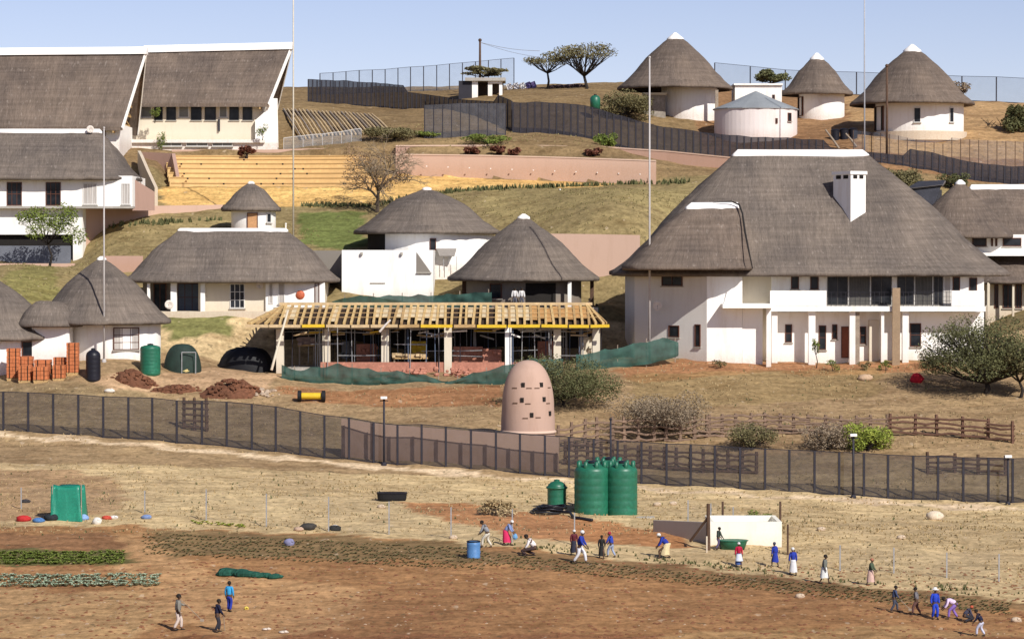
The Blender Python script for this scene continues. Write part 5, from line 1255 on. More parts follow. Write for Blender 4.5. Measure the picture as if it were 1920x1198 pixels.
bundle('pale paper litter near the bottom edge', 500, 1180, .2, (.7, .6, .5), 'litter', 'litter', .3); bundle('second pale litter to the right near the bottom edge', 532, 1185, .22, (.7, .6, .5), 'litter', 'litter', .3); bundle('small yellow cup in the field beside the pale blue coat', 462, 1142, .1, (.75, .6, .1), 'cup', 'cup', 1)
for i, (x, y) in enumerate(((1232, 948), (1262, 946), (850, 1010), (715, 952), (1540, 994), (1690, 1010), (1500, 1120), (1905, 1165))): bundle('%s pale stone %s' % (['small', 'tiny', 'low', 'round', 'flat', 'sunlit', 'lonely', 'bright'][i], ['above the post row near the tanks', 'beside another above the post row', 'near the left end worker', 'below the black trough', 'on the slope right of the reservoir', 'high on the right slope', 'in the tilled field at the right', 'at the bottom right corner'][i]), x, y, .22, (.6, .47, .34), 'stone', 'stone', .7, 'pale_stone')
# green netting heap in the field
q0 = G(472, 1082); m = MB(); random.seed(8)
for k in range(26):
    t = k / 25; px = 425 + 100 * t; q_ = G(px, 1076 + 8 * t); m.sphere(q_ + Vector((0, random.uniform(-.2, .2), .1)), random.uniform(.25, .42) * (1 - .55 * t), 8, (1.4, 1, .75), .2)
solo(m, 'net_heap', M('dark_green_net', (.015, .09, .06), .8, .5, 2), 'dark green net heaped along the ground in the field', 'net heap', q0)
# blue drum
q0 = G(888, 1046); S = thing('drum', 'blue plastic drum with open top at the left end of the workers', 'drum', q0); m = MB(); m.lathe(q0, [(.36, -.05), (.38, .1), (.36, .14), (.39, .4), (.36, .45), (.39, .75), (.37, .95), (.33, .95), (.33, .7)], 24); part(m, 'barrel', BLUEP, S, True)
m = MB(); m.lathe(q0, [(.39, .92), (.41, .96), (.35, .99), (.34, .93)], 24); part(m, 'rim', BLACKP, S, True)
q0 = G(584, 768); q0 = on((P(583, 0, 221).x, 221)); S = thing('roller', 'yellow steel drum axle with two dark wheels behind the fence', 'machine', q0); m = MB(); m.tube([q0 + Vector((-.75, 0, .42)), q0 + Vector((.75, 0, .42))], .25, 12); part(m, 'axle', YELLOW, S)
for k in (-1, 1):
    m = MB(); m.tube([q0 + Vector((k * .78, 0, .42)), q0 + Vector((k * 1.05, 0, .42))], .42, 16); part(m, 'wheel', RUBBER, S)
# net covered frame beside the green tank
q0 = on((P(340, 0, 230.5).x, 230.5)); q0.z = P(340, 695, 230.5).z; S = thing('net_shelter', 'dark domed net shelter over a wire frame beside the green tank', 'shelter', q0); m = MB()
rings = []
for j in range(9):
    f_ = j / 8 * PI / 2; rings.append([q0 + Vector((math.cos(2 * PI * i / 28) * 1.5 * math.cos(f_) ** .7 * (1 + .04 * math.sin(i * 2.1)), math.sin(2 * PI * i / 28) * 1.2 * math.cos(f_) ** .7, -.2 + math.sin(f_) * 2.35)) for i in range(28)])
m.loft(rings); part(m, 'net', net_mat('black_green_net', (.012, .03, .022), .93), S, True)
m = MB(); 
for dx in (0.1, 1.2): m.tube([q0 + Vector((dx, -1.25, -.2)), q0 + Vector((dx, -1.2, 1.5))], .04, 6)
m.tube([q0 + Vector((.1, -1.2, 1.5)), q0 + Vector((1.2, -1.2, 1.5))], .04, 6); part(m, 'frame', STEEL, S)
bundle('yellow crate bundle in front of the dark net shelter', 346, 698, .35, (.6, .48, .2)); 
bundle('white blocks at the foot of the slim black tank', 205, 735, .35, (.75, .7, .62), 'block', 'block', .5)

# ================================================================== PLANTS
random.seed(1)
def gtree(px, py, ptop, wpx, d, label, **k):
    b_ = P(px, py, d); b_.z = TZ(b_.x, b_.y) if abs(TZ(b_.x, b_.y) - b_.z) < 1.2 else b_.z
    h = P(px, ptop, d).z - b_.z
    return tree(b_, h, wpx * d / F, label, **k)
gtree(1096, 186, 74, 140, 345, 'taller flat topped acacia on the skyline left of the tall far hut', name='acacia', leafm=L_OLIVE, shape='flat', n=1500, size=.17, trunk=.38, tr=.2, seed=41, dens=20)
gtree(1026, 180, 97, 100, 347, 'smaller brownish acacia on the skyline left of the taller one', name='acacia', leafm=L_OLIVE, shape='flat', n=1100, size=.16, trunk=.42, tr=.14, seed=42, dens=16)
gtree(907, 176, 122, 96, 341, 'very flat acacia crown spread above the small shed', name='acacia', leafm=L_OLIVE, shape='flat', n=1300, size=.2, trunk=.6, tr=.12, seed=43, dens=9)
gtree(1446, 178, 122, 76, 352, 'dark tree behind the tiny white block between the far huts', leafm=L_DARK, n=1300, size=.22, trunk=.3, seed=44)
gtree(1178, 238, 152, 110, 318, 'olive bush overlapping the left side of the tall far hut', leafm=L_OLIVE, n=3600, size=.15, shape='bush', trunk=.15, seed=45, dens=13, name='bush', cat='bush')
gtree(1135, 290, 240, 50, 302, 'green bush growing through the black palisade fence', leafm=L_GREEN, n=900, size=.15, shape='bush', trunk=.1, seed=46, name='bush', cat='bush')
gtree(738, 272, 222, 100, 302, 'olive bush right of the log slope, above the bare tree', leafm=L_OLIVE, n=2400, size=.14, shape='bush', trunk=.1, seed=47, name='bush', cat='bush')
gtree(800, 268, 240, 50, 303, 'low green bush right of the olive bush above the bare tree', leafm=L_GREEN, n=900, size=.12, shape='bush', trunk=.1, seed=48, name='bush', cat='bush')
gtree(915, 284, 246, 90, 300, 'pale green bush under the bend of the black fence', leafm=L_GREEN, n=1600, size=.12, shape='bush', trunk=.1, seed=49, name='bush', cat='bush')
for i, (x, y, w_) in enumerate(((885, 292, 30), (935, 292, 34), (962, 290, 24), (1112, 294, 34), (462, 292, 34))):
    gtree(x, y, y - 22, w_, 297 if i < 4 else 297, ['dark reddish aloe clump left above the long peach wall', 'dark reddish aloe clump middle above the long peach wall', 'small reddish aloe clump right of the middle one', 'dark aloe clump near the right end of the long peach wall', 'dark aloe clump above the yellow steps'][i], leafm=leaf_mat('aloe_%d' % i, (.08, .03, .02), (.2, .08, .05)), n=350, size=.22, shape='bush', trunk=.1, seed=50 + i, name='aloe', cat='plant', dens=5)
gtree(1905, 262, 178, 60, 316, 'dark green tree at the right edge beside the far bank', leafm=L_DARK, n=2200, size=.18, shape='bush', trunk=.1, seed=55)
gtree(1800, 178, 142, 50, 344, 'faint bare bush on the skyline right of the right far hut', leafm=L_DRY, n=260, size=.2, trunk=.2, seed=56)
gtree(1685, 362, 300, 100, 281, 'olive bush behind the right slope of the big roof', leafm=L_OLIVE, n=2800, size=.15, shape='bush', trunk=.1, seed=57, name='bush', cat='bush', dens=12)
gtree(1790, 352, 312, 60, 292, 'green bush against the black fence above the right house', leafm=L_DARK, n=1100, size=.14, shape='bush', trunk=.1, seed=58, name='bush', cat='bush')
gtree(92, 494, 366, 130, 261, 'leafy green tree in front of the garage of the left house', leafm=L_GREEN, n=2600, size=.13, shape='round', trunk=.3, seed=59, tr=.1, dens=13)
bare_tree(P(707, 398, 276), 6.6, 6.0, 'leafless brown tree with fine twigs before the yellow arena', seed=12, twig=L_DRY, levels=6, tr=.22)
bt = [o for o in bpy.data.objects if o.name == 'bare_tree'][0]; m = MB(); b_ = Vector(bt.location); random.seed(5); leaves(m, [(b_ + Vector((random.uniform(-2.5, 2.6), random.uniform(-2, 2), random.uniform(2.4, 6.0))), (.95, .95, .75)) for _ in range(18)], 2400, .11); part(m, 'fine_twigs', leaf_mat('reddish_twigs', (.14, .085, .05), (.30, .20, .13)), bt)
gtree(1052, 764, 640, 215, 217.5, 'large round dark green bush between the beehive tower and the green net', leafm=L_DARK, n=9000, size=.10, shape='bush', trunk=.12, seed=61, name='bush', cat='bush', dens=22, tr=.12)
gtree(1846, 752, 570, 250, 222.5, 'big spreading dark green thorn tree at the right edge', leafm=L_DARK, n=15000, size=.11, shape='round', trunk=.12, seed=62, dens=46, tr=.22, name='thorn_tree')
gtree(1912, 748, 600, 110, 221, 'thin thorn tree cut by the right edge', leafm=L_OLIVE, n=3500, size=.11, shape='round', trunk=.2, seed=63, dens=12, tr=.12, name='thorn_tree')
gtree(1245, 838, 708, 185, 209.5, 'large grey leafless thorn bush behind the tan rail fence', leafm=L_DRY, n=8000, size=.09, shape='bush', trunk=.12, seed=64, name='bush', cat='bush', dens=22, tr=.09)
gtree(1408, 836, 776, 100, 206, 'grey olive bush between the wavy rails and the mesh fence', leafm=L_OLIVE, n=2400, size=.09, shape='bush', trunk=.12, seed=65, name='bush', cat='bush', dens=12)
gtree(1548, 838, 780, 110, 205.5, 'brownish thorn bush left of the lime green bush', leafm=L_DRY, n=2300, size=.09, shape='bush', trunk=.12, seed=66, name='bush', cat='bush', dens=12)
gtree(1625, 836, 768, 88, 205.3, 'bright lime green bush beside the brown rail fence', leafm=L_LIME, n=3200, size=.10, shape='bush', trunk=.12, seed=67, name='bush', cat='bush', dens=14)
gtree(1420, 982, 950, 66, 175, 'small green bush behind the white reservoir', leafm=L_GREEN, n=1300, size=.07, shape='bush', trunk=.05, seed=68, name='bush', cat='bush')
gtree(935, 975, 930, 76, 180, 'dry grassy bush left of the green tanks', leafm=L_STRAW, n=1300, size=.12, shape='bush', trunk=.05, seed=69, name='bush', cat='bush')
gtree(688, 842, 810, 22, 206.4, 'x2', n=60) if 0 else None
for i, (x, y, w_, d_) in enumerate(((1725, 620, 1, 1),)): pass
for i, (x, y) in enumerate(((290, 220), (302, 262), (492, 252))):
    gtree(x, y + 6, y - 28, 22, 300.9, ['small green shrub in front of the leftmost hall windows', 'small shrub below the hall windows', 'thin shrub at the buttress of the right hall'][i], leafm=L_GREEN, n=260, size=.1, shape='bush', trunk=.1, seed=80 + i, name='shrub', cat='shrub', dens=6, tr=.04)
gtree(1530, 672, 622, 22, 231.5, 'slim young plant before the ground floor of the big house', leafm=L_GREEN, n=260, size=.08, seed=83, name='shrub', cat='shrub', dens=6, tr=.04)
gtree(1745, 668, 640, 60, 231, 'low pale shrub at the ground floor of the big house', leafm=L_OLIVE, n=500, size=.09, shape='bush', seed=84, name='shrub', cat='shrub', dens=6, tr=.04)
for i, x in enumerate((1350, 1560, 1620, 1660)):
    gtree(x, 684, 668, 26, 230, ['tiny shrub at the left foot of the big house', 'tiny shrub below the middle pillars of the big house', 'tiny shrub right of the door of the big house', 'tiny shrub below the brown pillar of the big house'][i], leafm=L_GREEN if i % 2 else L_OLIVE, n=160, size=.09, shape='bush', seed=90 + i, name='shrub', cat='shrub', dens=4, tr=.03)
# hedge tufts at the edge of the sand and rough grass
def tufts(name, label, regions, size, mat, hgt=1.6, cat='grass'):
    m = MB()
    for pix, n in regions:
        for _ in range(n):
            q = pix(); s_ = size * random.uniform(.4, 1.5)
            if mnoise.noise(Vector((q.x * .22, q.y * .3, 0))) + .35 * mnoise.noise(Vector((q.x * .9, q.y * .9, 4))) < -.02 and random.random() < .8: continue
            for b_i in range(3):
                a = random.uniform(0, PI); dx, dy = math.cos(a) * s_, math.sin(a) * s_; lean = Vector((random.uniform(-.5, .5) * s_, random.uniform(-.5, .5) * s_, s_ * hgt))
                m.poly(q - Vector((dx * .5, dy * .5, .03)), q + Vector((dx * .5, dy * .5, -.03)), q + lean)
    o = m.make(name, mat, None, False, (0, 0, 0)); tag(o, label, cat, None, 'stuff'); return o
def rp(x0, x1, d0, d1):
    def f():
        d = random.uniform(d0, d1); px = random.uniform(x0, x1); return on(((px - 960) / F * d, d))
    return f
def line(pts_, j=.5):
    def f():
        x = random.uniform(pts_[0][0], pts_[-1][0]); y = float(np.interp(x, [p[0] for p in pts_], [p[1] for p in pts_])); q = G(x, y, 150)
        return on((q.x + random.gauss(0, j), q.y + random.gauss(0, j)))
    return f
random.seed(77)
tufts('dry_grass', 'dry yellow grass tufts over the slopes', [(rp(-20, 1940, 172, 200), 9000), (rp(1020, 1940, 205, 232), 5000), (rp(-20, 1000, 206, 226), 2600), (rp(1340, 1940, 158, 180), 2400)], .10, L_STRAW, 1.0)
tufts('green_grass', 'greenish rough grass tufts on the terraces', [(rp(700, 1300, 258, 283), 4200), (rp(-20, 600, 248, 272), 3000), (rp(560, 1400, 299, 312), 1200)], .12, leaf_mat('rough_grass', (.17, .15, .06), (.33, .27, .13), .5), 1.0)
tufts('dark_scrub', 'small dark weeds dotted over the dry slope', [(rp(-20, 1940, 168, 200), 520), (rp(900, 1940, 206, 232), 300), (line([(900, 1015), (1200, 1045), (1500, 1080), (1900, 1115)], .7), 700)], .11, L_DARK, 1.2)
tufts('hedge_line', 'thin dark hedge along the lower edge of the yellow arena', [(line([(560, 388), (700, 386), (860, 358), (1130, 348), (1290, 342)], .25), 700), (line([(205, 425), (420, 412)], .25), 220)], .26, L_DARK, 1.4, 'hedge')
def crops(name, label, region, rows_, per, size, mat, hgt):
    m = MB(); (xa, ya), (xb, yb), (xc, yc) = region      # left top, right top, left bottom in photo rows
    for r_ in range(rows_):
        for k in range(per):
            px = xa + (xb - xa) * (k + random.uniform(.0, 1)) / per; py = ya + (yb - ya) * k / per + (yc - ya) * (r_ + .5 + random.gauss(0, .22)) / rows_
            if random.random() < .22: continue
            q = G(px, py); 
            for b_i in range(6):
                a = 2 * PI * b_i / 6 + random.random(); u = Vector((math.cos(a), math.sin(a), 0)) * size * random.uniform(.7, 1.2); v = Vector((-u.y, u.x, 0)) * .4
                m.poly(q + Vector((0, 0, .02)), q + u * .6 + v + Vector((0, 0, size * hgt * .8)), q + u + Vector((0, 0, size * hgt)), q + u * .6 - v + Vector((0, 0, size * hgt * .8)))
    o = m.make(name, mat, None, False, (0, 0, 0)); tag(o, label, 'crops', None, 'stuff')
random.seed(12)
crops('vegetable_crop', 'bright green vegetable rows at the left edge', ((-20, 1036), (232, 1034), (-20, 1060)), 5, 75, .17, L_GREEN, .9)
crops('cabbage_crop', 'pale blue green cabbage rows below the green vegetables', ((-20, 1080), (300, 1078), (-20, 1102)), 4, 66, .2, L_BLUE, .9)
crops('seedling_crop', 'dark low crop strip along the top of the field', ((268, 998), (905, 1028), (268, 1040)), 7, 150, .11, leaf_mat('dull_crop', (.05, .06, .025), (.17, .16, .07)), .8)
crops('seedling_crop', 'sparse crop strip behind the right-hand workers', ((905, 1036), (1900, 1130), (905, 1060)), 5, 190, .11, bpy.data.materials['dull_crop'], .8)
crops('lettuce_crop', 'lime green low plants on the wire fence line', ((355, 976), (460, 984), (355, 982)), 2, 20, .16, L_LIME, .8)
# scattered pebbles and clods
m = MB(); random.seed(19)
for _ in range(800):
    r_ = random.random()
    if r_ < .45: q = rp(-20, 1940, 138, 166)()
    elif r_ < .75: q = rp(-20, 1940, 168, 200)()
    else: q = rp(300, 1940, 204, 232)()
    s_ = random.uniform(.025, .075) * (1.6 if random.random() < .06 else 1); m.sphere(q, s_, 5, (1.3, 1.1, .7), .2)
o = m.make('stones', M('tan_stones', (.42, .30, .2), .95, .35), None, False, (0, 0, 0)); tag(o, 'small pale stones scattered over field and slopes', 'stones', None, 'stuff')
m = MB()
for _ in range(2200):
    q = rp(-20, 1940, 138, 162)(); s_ = random.uniform(.03, .09); m.sphere(q, s_, 5, (1.6, 1.1, .8), .25)
o = m.make('soil_clods', M('brown_clods', (.23, .10, .05), .95, .4), None, False, (0, 0, 0)); tag(o, 'brown soil clods over the tilled field', 'soil', None, 'stuff')

# ================================================================== PEOPLE
def skin_mesh(name, verts, edges, radii, mat, parent, root=0, sub=1, extra=None):
    me = bpy.data.meshes.new(name); me.from_pydata([tuple(v) for v in verts], edges, [])
    o = bpy.data.objects.new(name, me); COL.objects.link(o)
    md = o.modifiers.new('s', 'SKIN'); md.use_smooth_shade = True
    for i, r_ in enumerate(radii): me.skin_vertices[0].data[i].radius = r_ if isinstance(r_, tuple) else (r_, r_)
    me.skin_vertices[0].data[root].use_root = True
    s2 = o.modifiers.new('d', 'SUBSURF'); s2.levels = sub; s2.render_levels = sub
    bpy.context.view_layer.update()
    ev = o.evaluated_get(bpy.context.evaluated_depsgraph_get()); nm = bpy.data.meshes.new_from_object(ev)
    o.modifiers.clear(); o.data = nm; bpy.data.meshes.remove(me)
    if extra:
        bm = bmesh.new(); bm.from_mesh(nm)
        vs = [bm.verts.new(v) for v in extra.v]
        for f_ in extra.f:
            try: bm.faces.new([vs[i] for i in f_]).smooth = True
            except ValueError: pass
        bm.to_mesh(nm); bm.free()
    nm.materials.clear(); nm.materials.append(mat); o.parent = parent
    return o
SKIN = M('brown_skin', (.09, .05, .03), .6, .1)
def cmat(c): return M('garment_%02d_%02d_%02d' % tuple(int(x * 99) for x in c), c, .85, .18, 5, 20)
def person(label, px, py, hpx, top, bottom, yaw=0.0, lean=0.0, skirt=False, crouch=0.0, step=.12, arms='down', head=None, hat=False, carry=None, tilt=0.0, group=None, apron=None, base=None, longcoat=False):
    q = base or G(px, py); H_ = hpx * q.y / F
    if lean > .3 or crouch: H_ = H_ / max(.35, (.52 * (1 - crouch * .55) + .48 * math.cos(lean)))
    H_ = min(1.85, max(1.3, H_)) if not base else 1.7
    root = thing('person', label, 'person', q, group); root.rotation_euler = (0, 0, yaw); S_ = H_
    hipz = .52 * (1 - crouch * .55); hip = Vector((-.10 * crouch - .12 * math.sin(lean), 0, hipz))
    def up(v): # torso frame, v relative to the hip
        return hip + Vector((v.x * math.cos(lean) + v.z * math.sin(lean), v.y, -v.x * math.sin(lean) + v.z * math.cos(lean)))
    V_ = []; E = []; Rd = []
    def add(v, r_, p=None):
        V_.append(Vector(v) * S_); Rd.append(tuple(x * S_ for x in r_) if isinstance(r_, tuple) else r_ * S_)
        if p is not None: E.append((p, len(V_) - 1))
        return len(V_) - 1
    pel = add(hip, (.085, .07)); wai = add(up(Vector((0, 0, .10))), (.075, .06), pel); chs = add(up(Vector((.005, 0, .23))), (.095, .07), wai); nk0 = add(up(Vector((0, 0, .305))), .045, chs)
    nk = add(up(Vector((.01, 0, .34))), .030, nk0); hd0 = add(up(Vector((.02, 0, .375))), .045, nk); hd = add(up(Vector((.015, 0, .42))), .060, hd0); ht = add(up(Vector((.005, 0, .46))), .045, hd)
    legs = []; armsv = []
    for s_ in (-1, 1):
        kn = Vector((.05 + step * .5 * s_ + crouch * .22, s_ * .06, hipz * .53 + .02)); an = Vector((step * s_ - (.03 if s_ < 0 else 0), s_ * .06, .045))
        h1 = add(hip + Vector((0, s_ * .05, -.03)), .06, pel); k1 = add(kn, .038, h1); a1 = add(an, .025, k1); add(an + Vector((.09, s_ * .01, -.025)), .022, a1)
        legs.append((hip + Vector((0, s_ * .05, -.03)), kn, an))
        sh = up(Vector((0, s_ * .105, .285)))
        if arms == 'down': el = sh + Vector((-.01, s_ * .035, -.165)); wr_ = el + Vector((.04, s_ * .0, -.145))
        elif arms == 'work': el = sh + Vector((.05, s_ * .03, -.155)); wr_ = el + Vector((.09, -s_ * .02, -.11))
        elif arms == 'out': el = sh + Vector((.09, s_ * .06, -.10)) if s_ > 0 else sh + Vector((-.01, s_ * .035, -.165)); wr_ = el + (Vector((.12, s_ * .03, -.04)) if s_ > 0 else Vector((.04, 0, -.145)))
        elif arms == 'head': el = sh + Vector((.03, s_ * .10, .07)); wr_ = el + Vector((0, -s_ * .05, .13))
        elif arms == 'akimbo': el = sh + Vector((-.03, s_ * .10, -.13)); wr_ = el + Vector((.06, -s_ * .08, -.09))
        s1 = add(sh, .036, nk0); e1 = add(el, .026, s1); w1 = add(wr_, .019, e1); dr_ = (wr_ - el).normalized(); pm_ = add(wr_ + dr_ * .05, (.022, .012), w1)
        armsv.append((sh, el, wr_, dr_))
    ex = MB()
    for (sh, el, wr_, dr_), s_ in zip(armsv, (-1, 1)):
        pb = wr_ + dr_ * .052; side = Vector((1, 0, 0)).cross(dr_).normalized() if abs(dr_.x) < .9 else Vector((0, 1, 0)); fw = dr_.cross(side)
        for k, L in enumerate((.036, .042, .040, .030)):
            b0 = pb + fw * (k - 1.5) * .0115; m1 = b0 + dr_ * L * .5; e1 = m1 + (dr_ * .85 - side * s_ * .5) * L * .5; ex.tube([b0 * S_, m1 * S_, e1 * S_], [.0055 * S_, .005 * S_, .004 * S_], 5)
        b0 = wr_ + dr_ * .02 + fw * .018; ex.tube([b0 * S_, (b0 + fw * .016 + dr_ * .014) * S_, (b0 + fw * .02 + dr_ * .032) * S_], [.006 * S_, .0055 * S_, .0045 * S_], 5)
    fc = up(Vector((.075, 0, .41))); ex.sphere(fc * S_, .014 * S_, 6)
    for s_ in (-1, 1): ex.sphere(up(Vector((.01, s_ * .058, .415))) * S_, .015 * S_, 6, (1, .5, 1.3))
    ex.tube([(up(Vector((.068, -.02, .388)))) * S_, (up(Vector((.068, .02, .388)))) * S_], .005 * S_, 5)
    body = skin_mesh('body', V_, E, Rd, SKIN, root, extra=ex)
    m = MB()
    for s_ in (-1, 1): m.sphere(up(Vector((.066, s_ * .022, .425))) * S_ , .007 * S_, 5)
    m.v = [(v[0] + root.location.x, v[1] + root.location.y, v[2] + root.location.z) for v in m.v]
    def prt(mb, nm, mt, par, off=True):
        if off: mb.v = [(v[0] + root.location.x, v[1] + root.location.y, v[2] + root.location.z) for v in mb.v]
        return part(mb, nm, mt, par, True)
    part(m, 'eyes', DARKIN, body, True)
    # shirt
    VS = [hip + Vector((0, 0, .0)), up(Vector((0, 0, .11))), up(Vector((.005, 0, .23))), up(Vector((0, 0, .30)))]; ES = [(0, 1), (1, 2), (2, 3)]; RS = [.098, .092, .105, .055]
    for sh, el, wr_, dr_ in armsv:
        b0 = len(VS); VS += [sh, el, wr_.lerp(el, .15)]; ES += [(3, b0), (b0, b0 + 1), (b0 + 1, b0 + 2)]; RS += [.048, .038, .032]
    skin_mesh('shirt', [v * S_ for v in VS], ES, [r_ * S_ for r_ in RS], cmat(top), root)
    if skirt:
        ln = .12 if not longcoat else .2; mid = (legs[0][2] + legs[1][2]) / 2; rings = []
        for j in range(9):
            f_ = j / 8; c = hip.lerp(Vector((mid.x + .03 * crouch, 0, ln)), f_) + Vector((crouch * .1 * math.sin(PI * f_), 0, .05 * (1 - f_))); rr = .088 + .055 * f_ ** .8 + crouch * .05
            rings.append([(c + Vector((math.cos(t) * rr * (1 + .07 * f_ * math.sin(6 * t + yaw)), math.sin(t) * rr * (1 + .07 * f_ * math.sin(5 * t)), .01 * math.sin(4 * t) * f_))) * S_ for t in [2 * PI * i / 24 for i in range(24)]])
        m = MB(); m.loft(rings, True, True, False); prt(m, 'skirt', cmat(bottom), root)
    else:
        VT = [hip + Vector((0, 0, .04)), hip + Vector((0, 0, -.01))]; ET = [(0, 1)]; RT = [.094, .096]
        for h_, k_, a_ in legs:
            b0 = len(VT); VT += [h_, k_, a_ + Vector((0, 0, .02))]; ET += [(1, b0), (b0, b0 + 1), (b0 + 1, b0 + 2)]; RT += [.072, .052, .042]
        skin_mesh('trousers', [v * S_ for v in VT], ET, [r_ * S_ for r_ in RT], cmat(bottom), root)
    if apron:
        m = MB(); rings = []
        for j in range(5):
            f_ = j / 4; c = hip.lerp(Vector((.03, 0, .24)), f_); rr = .105 + .06 * f_
            rings.append([(c + Vector((math.cos(t) * rr, math.sin(t) * rr, .03))) * S_ for t in [-1.3 + 2.6 * i / 10 for i in range(11)]])
        m.loft(rings, False); prt(m, 'apron', cmat(apron), root)
    hc = up(Vector((.0, 0, .437)))
    m = MB()
    m.sphere(hc * S_, .068 * S_, 12, (1.05, .95, .95)); prt(m, 'headscarf' if head else 'hair', cmat(head) if head else DARKIN, root)
    if hat:
        m = MB(); z_ = up(Vector((0, 0, .455))); m.lathe(z_ * S_, [(.13 * S_, -.01), (.12 * S_, .01), (.068 * S_, .02), (.06 * S_, .10), (.01, .12)], 18); prt(m, 'hat', cmat(head), root)
    for h_, k_, a_ in legs: m = MB(); m.sphere((a_ + Vector((.045, 0, -.022))) * S_, .045 * S_, 8, (1.6, .75, .5)); prt(m, 'shoe', DARKIN, root)
    if carry:
        cy, sy = math.cos(yaw), math.sin(yaw)
        def wv(v): v = Vector(v) * S_; return Vector((v.x * cy - v.y * sy, v.x * sy + v.y * cy, v.z)) + q
        w1 = armsv[1][2] + armsv[1][3] * .06
        m = MB()
        if carry == 'hoe':
            d2 = Vector((.55, .05, -.55)); a = w1 - d2 * .5; b2 = w1 + d2 * .75; b2.z = max(b2.z, .02); m.tube([wv(a), wv(b2)], .018, 6); m.obox(wv(b2), (.09, .02, .06), yaw)
            solo(m, 'hoe', LOG, 'long handled hoe held by the ' + ' '.join(label.split()[:9]), 'hoe', wv(b2))
        elif carry == 'stick':
            m.tube([wv(w1 + Vector((0, 0, .06))), wv(Vector((w1.x + .05, w1.y, 0.0)))], .018, 6); solo(m, 'walking_stick', LOG, 'stick held by the ' + ' '.join(label.split()[:10]), 'stick', wv(Vector((w1.x + .05, w1.y, 0))))
        elif carry == 'bag':
            m.sphere(wv(w1 + Vector((0, 0, -.12))), .17, 8, (.9, .7, 1.1), .1); m.tube([wv(w1 + Vector((.02, 0, 0))), wv(w1 + Vector((0, 0, -.06)))], .02, 5); solo(m, 'bag', cmat((.15, .35, .6)), 'blue bag hanging from the hand of the ' + ' '.join(label.split()[:6]), 'bag', wv(w1 + Vector((0, 0, -.12))))
    return root
random.seed(100)
NAVY = (.012, .014, .04); BLUE = (.02, .04, .32); RBLUE = (.02, .06, .5); SKY = (.04, .32, .62); WH = (.72, .70, .68)
person('man in grey shirt and pale trousers reaching out to the right in the left field', 334, 1181, 68, (.22, .21, .18), (.62, .52, .46), .2, .05, arms='out', carry='hoe', step=.09)
person('man in black jacket and dark trousers leaning on a stick in the left field', 408, 1184, 62, NAVY, (.03, .03, .04), .3, .12, arms='work', carry='stick', step=.05)
person('person in long sky blue coat standing in the left field', 430, 1146, 57, SKY, BLUE, 1.2, .0, step=.04)
person('grey shirted worker stooping beside the blue drum', 912, 1026, 50, (.25, .26, .28), (.62, .58, .48), PI - .3, .55, arms='work', step=.14)
person('woman in blue blouse and crimson skirt bending among the workers', 951, 1022, 47, (.22, .28, .5), (.62, .03, .12), -.2, .6, True, arms='work', head=WH, carry='bag')
person('worker in white shirt crouching low with dark trousers', 994, 1042, 40, (.8, .74, .72), (.05, .03, .03), PI, .7, crouch=.8, arms='work')
person('person in dark red with white headscarf behind the pair in blue', 1076, 1040, 48, (.12, .02, .03), (.03, .03, .05), -1.2, .1, True, head=WH)
person('worker in navy top and white trousers striding with white headscarf', 1088, 1056, 64, BLUE, (.72, .72, .75), -.3, .2, arms='work', head=WH, step=.16)
person('slim person all in black next to the worker in blue', 1128, 1046, 42, (.02, .02, .02), (.02, .02, .02), -1.4, .05, True)
person('worker in blue coat with red scarf and pale skirt beside the person in black', 1146, 1044, 48, (.03, .06, .38), (.30, .36, .5), 2.6, .25, head=(.35, .03, .05), arms='work')
person('worker in royal blue bending far over with white headscarf and yellow skirt', 1246, 1046, 46, BLUE, (.70, .58, .33), PI, .75, True, crouch=.25, arms='work', head=WH, step=.16)
person('person in dark clothes standing in front of the white reservoir', 1347, 1030, 40, (.05, .07, .06), (.10, .08, .16), .4, .15, arms='work')
person('woman in crimson top and blue skirt with white headscarf', 1385, 1063, 47, (.45, .01, .05), (.05, .10, .28), -1.3, .05, True, head=WH, apron=(.6, .65, .75))
person('woman in long royal blue coat with pale hem, left one of the blue pair', 1453, 1062, 46, BLUE, BLUE, 2.2, .1, True, head=(.05, .06, .1), apron=None, longcoat=True)
person('woman in royal blue coat and white headscarf, right one of the blue pair', 1487, 1078, 52, BLUE, (.68, .68, .70), 1.9, .1, True, head=WH)
person('woman in grey top and white skirt walking right of the blue pair', 1546, 1093, 54, (.16, .17, .15), (.74, .75, .72), -.2, .1, True, carry=None, longcoat=True, step=.14)
person('woman in green top and pink skirt holding a cloth', 1633, 1096, 50, (.07, .10, .06), (.62, .42, .36), -.4, .12, True, arms='work', head=(.4, .16, .1))
person('worker in dark blue grey leaning on a tool at the right of the field', 1677, 1147, 50, (.05, .07, .14), (.06, .07, .10), .0, .15, arms='work', carry='hoe')
person('worker in grey shirt next to the one leaning on a tool', 1718, 1152, 52, (.18, .17, .18), (.14, .07, .06), 2.9, .1, arms='akimbo')
person('worker in bright royal blue overalls with white sun hat', 1753, 1160, 58, RBLUE, RBLUE, -1.2, .0, head=WH, hat=True, step=.04)
person('person in white and violet bending down beside the royal blue worker', 1786, 1160, 40, (.70, .55, .75), (.24, .14, .45), PI, 1.2, arms='work', step=.14)
person('child in dark clothes crouching near the bottom right corner', 1815, 1166, 22, (.05, .05, .08), (.03, .03, .04), .2, .8, crouch=.8, head=(.5, .1, .05), arms='work')
person('person in navy top and pale trousers stooping at the bottom right corner', 1838, 1192, 50, NAVY, (.55, .56, .68), PI - .3, .5, arms='work')
bs = P(1117, 598, 238.0); bs.z = P(0, 596, 238).z
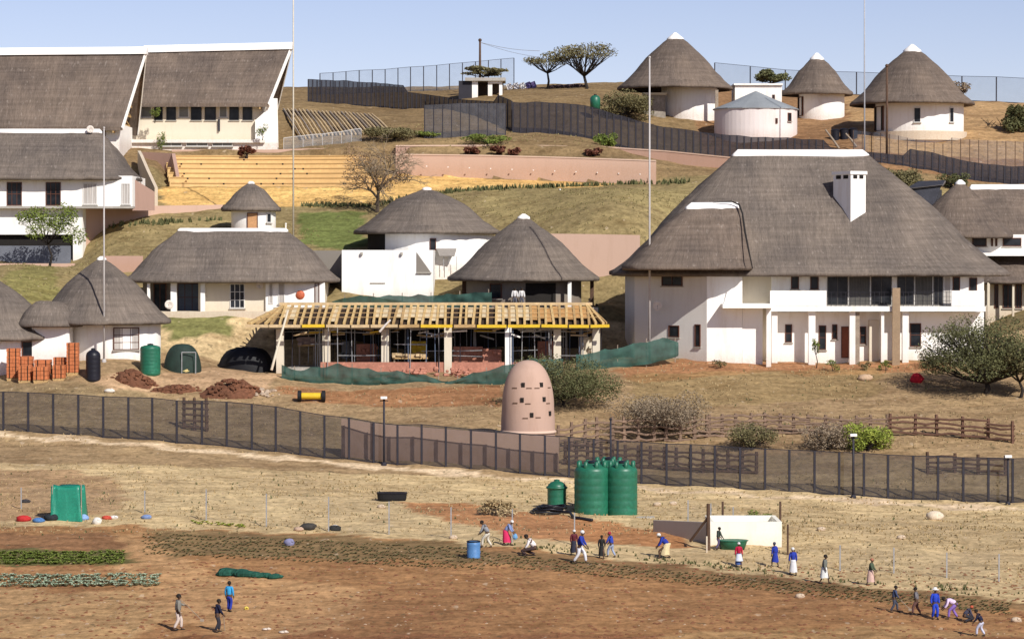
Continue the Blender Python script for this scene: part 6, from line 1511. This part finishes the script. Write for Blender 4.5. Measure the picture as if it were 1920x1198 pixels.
for lb, px, tp, bt, yw in (('builder in teal shirt standing at the right end of the rafters', 1120, (.02, .25, .2), (.12, .2, .2), 2.4), ('builder in dark jacket beside the one in teal', 1104, (.03, .03, .06), (.03, .03, .05), -.5)):
    b_ = P(px, 600, 245.5 if px > 1110 else 246.3); b_.z = TZ(b_.x, b_.y); person(lb, px, 600, 45, tp, bt, yw, .15, arms='work', base=b_)
for lb, px in (('left builder in white shirt under the pointed rondavel', 965), ('right builder in white shirt under the pointed rondavel', 978)):
    b_ = P(px, 580, 243.2); b_.z = max(TZ(b_.x, b_.y), P(0, 577, 243.2).z); person(lb, px, 580, 45, (.8, .78, .76), (.1, .1, .12), -1.4, .1, base=b_)

# ================================================================== LIGHT AND SKY
SUN_AZ = R(32); SUN_EL = R(37)      # azimuth to the right of the direction behind the camera
sd = Vector((math.sin(SUN_AZ) * math.cos(SUN_EL), -math.cos(SUN_AZ) * math.cos(SUN_EL), math.sin(SUN_EL)))
sun = bpy.data.lights.new('sun', 'SUN'); sun.energy = 5.0; sun.angle = R(.5); sun.color = (1, .96, .9)
so = bpy.data.objects.new('sun', sun); COL.objects.link(so); so.rotation_euler = (-sd).to_track_quat('-Z', 'Y').to_euler()
wd = bpy.data.worlds.new('World'); sc.world = wd; wd.use_nodes = True; wn = wd.node_tree; bg = wn.nodes['Background']
sky = wn.nodes.new('ShaderNodeTexSky'); sky.sky_type = 'NISHITA'; sky.sun_disc = False; sky.sun_elevation = SUN_EL; sky.sun_rotation = math.atan2(sd.x, sd.y)
sky.air_density = .7; sky.dust_density = .45; sky.ozone_density = 2.0; sky.altitude = 800
hs = wn.nodes.new('ShaderNodeMix'); hs.data_type = 'RGBA'; hs.blend_type = 'MULTIPLY'; hs.inputs[0].default_value = 1.0; hs.inputs[7].default_value = (1.17, .935, .925, 1)
wn.links.new(sky.outputs[0], hs.inputs[6]); wn.links.new(hs.outputs[2], bg.inputs[0]); bg.inputs[1].default_value = .115
sc.view_settings.view_transform = 'Standard'; sc.view_settings.look = 'None'; sc.view_settings.exposure = 0
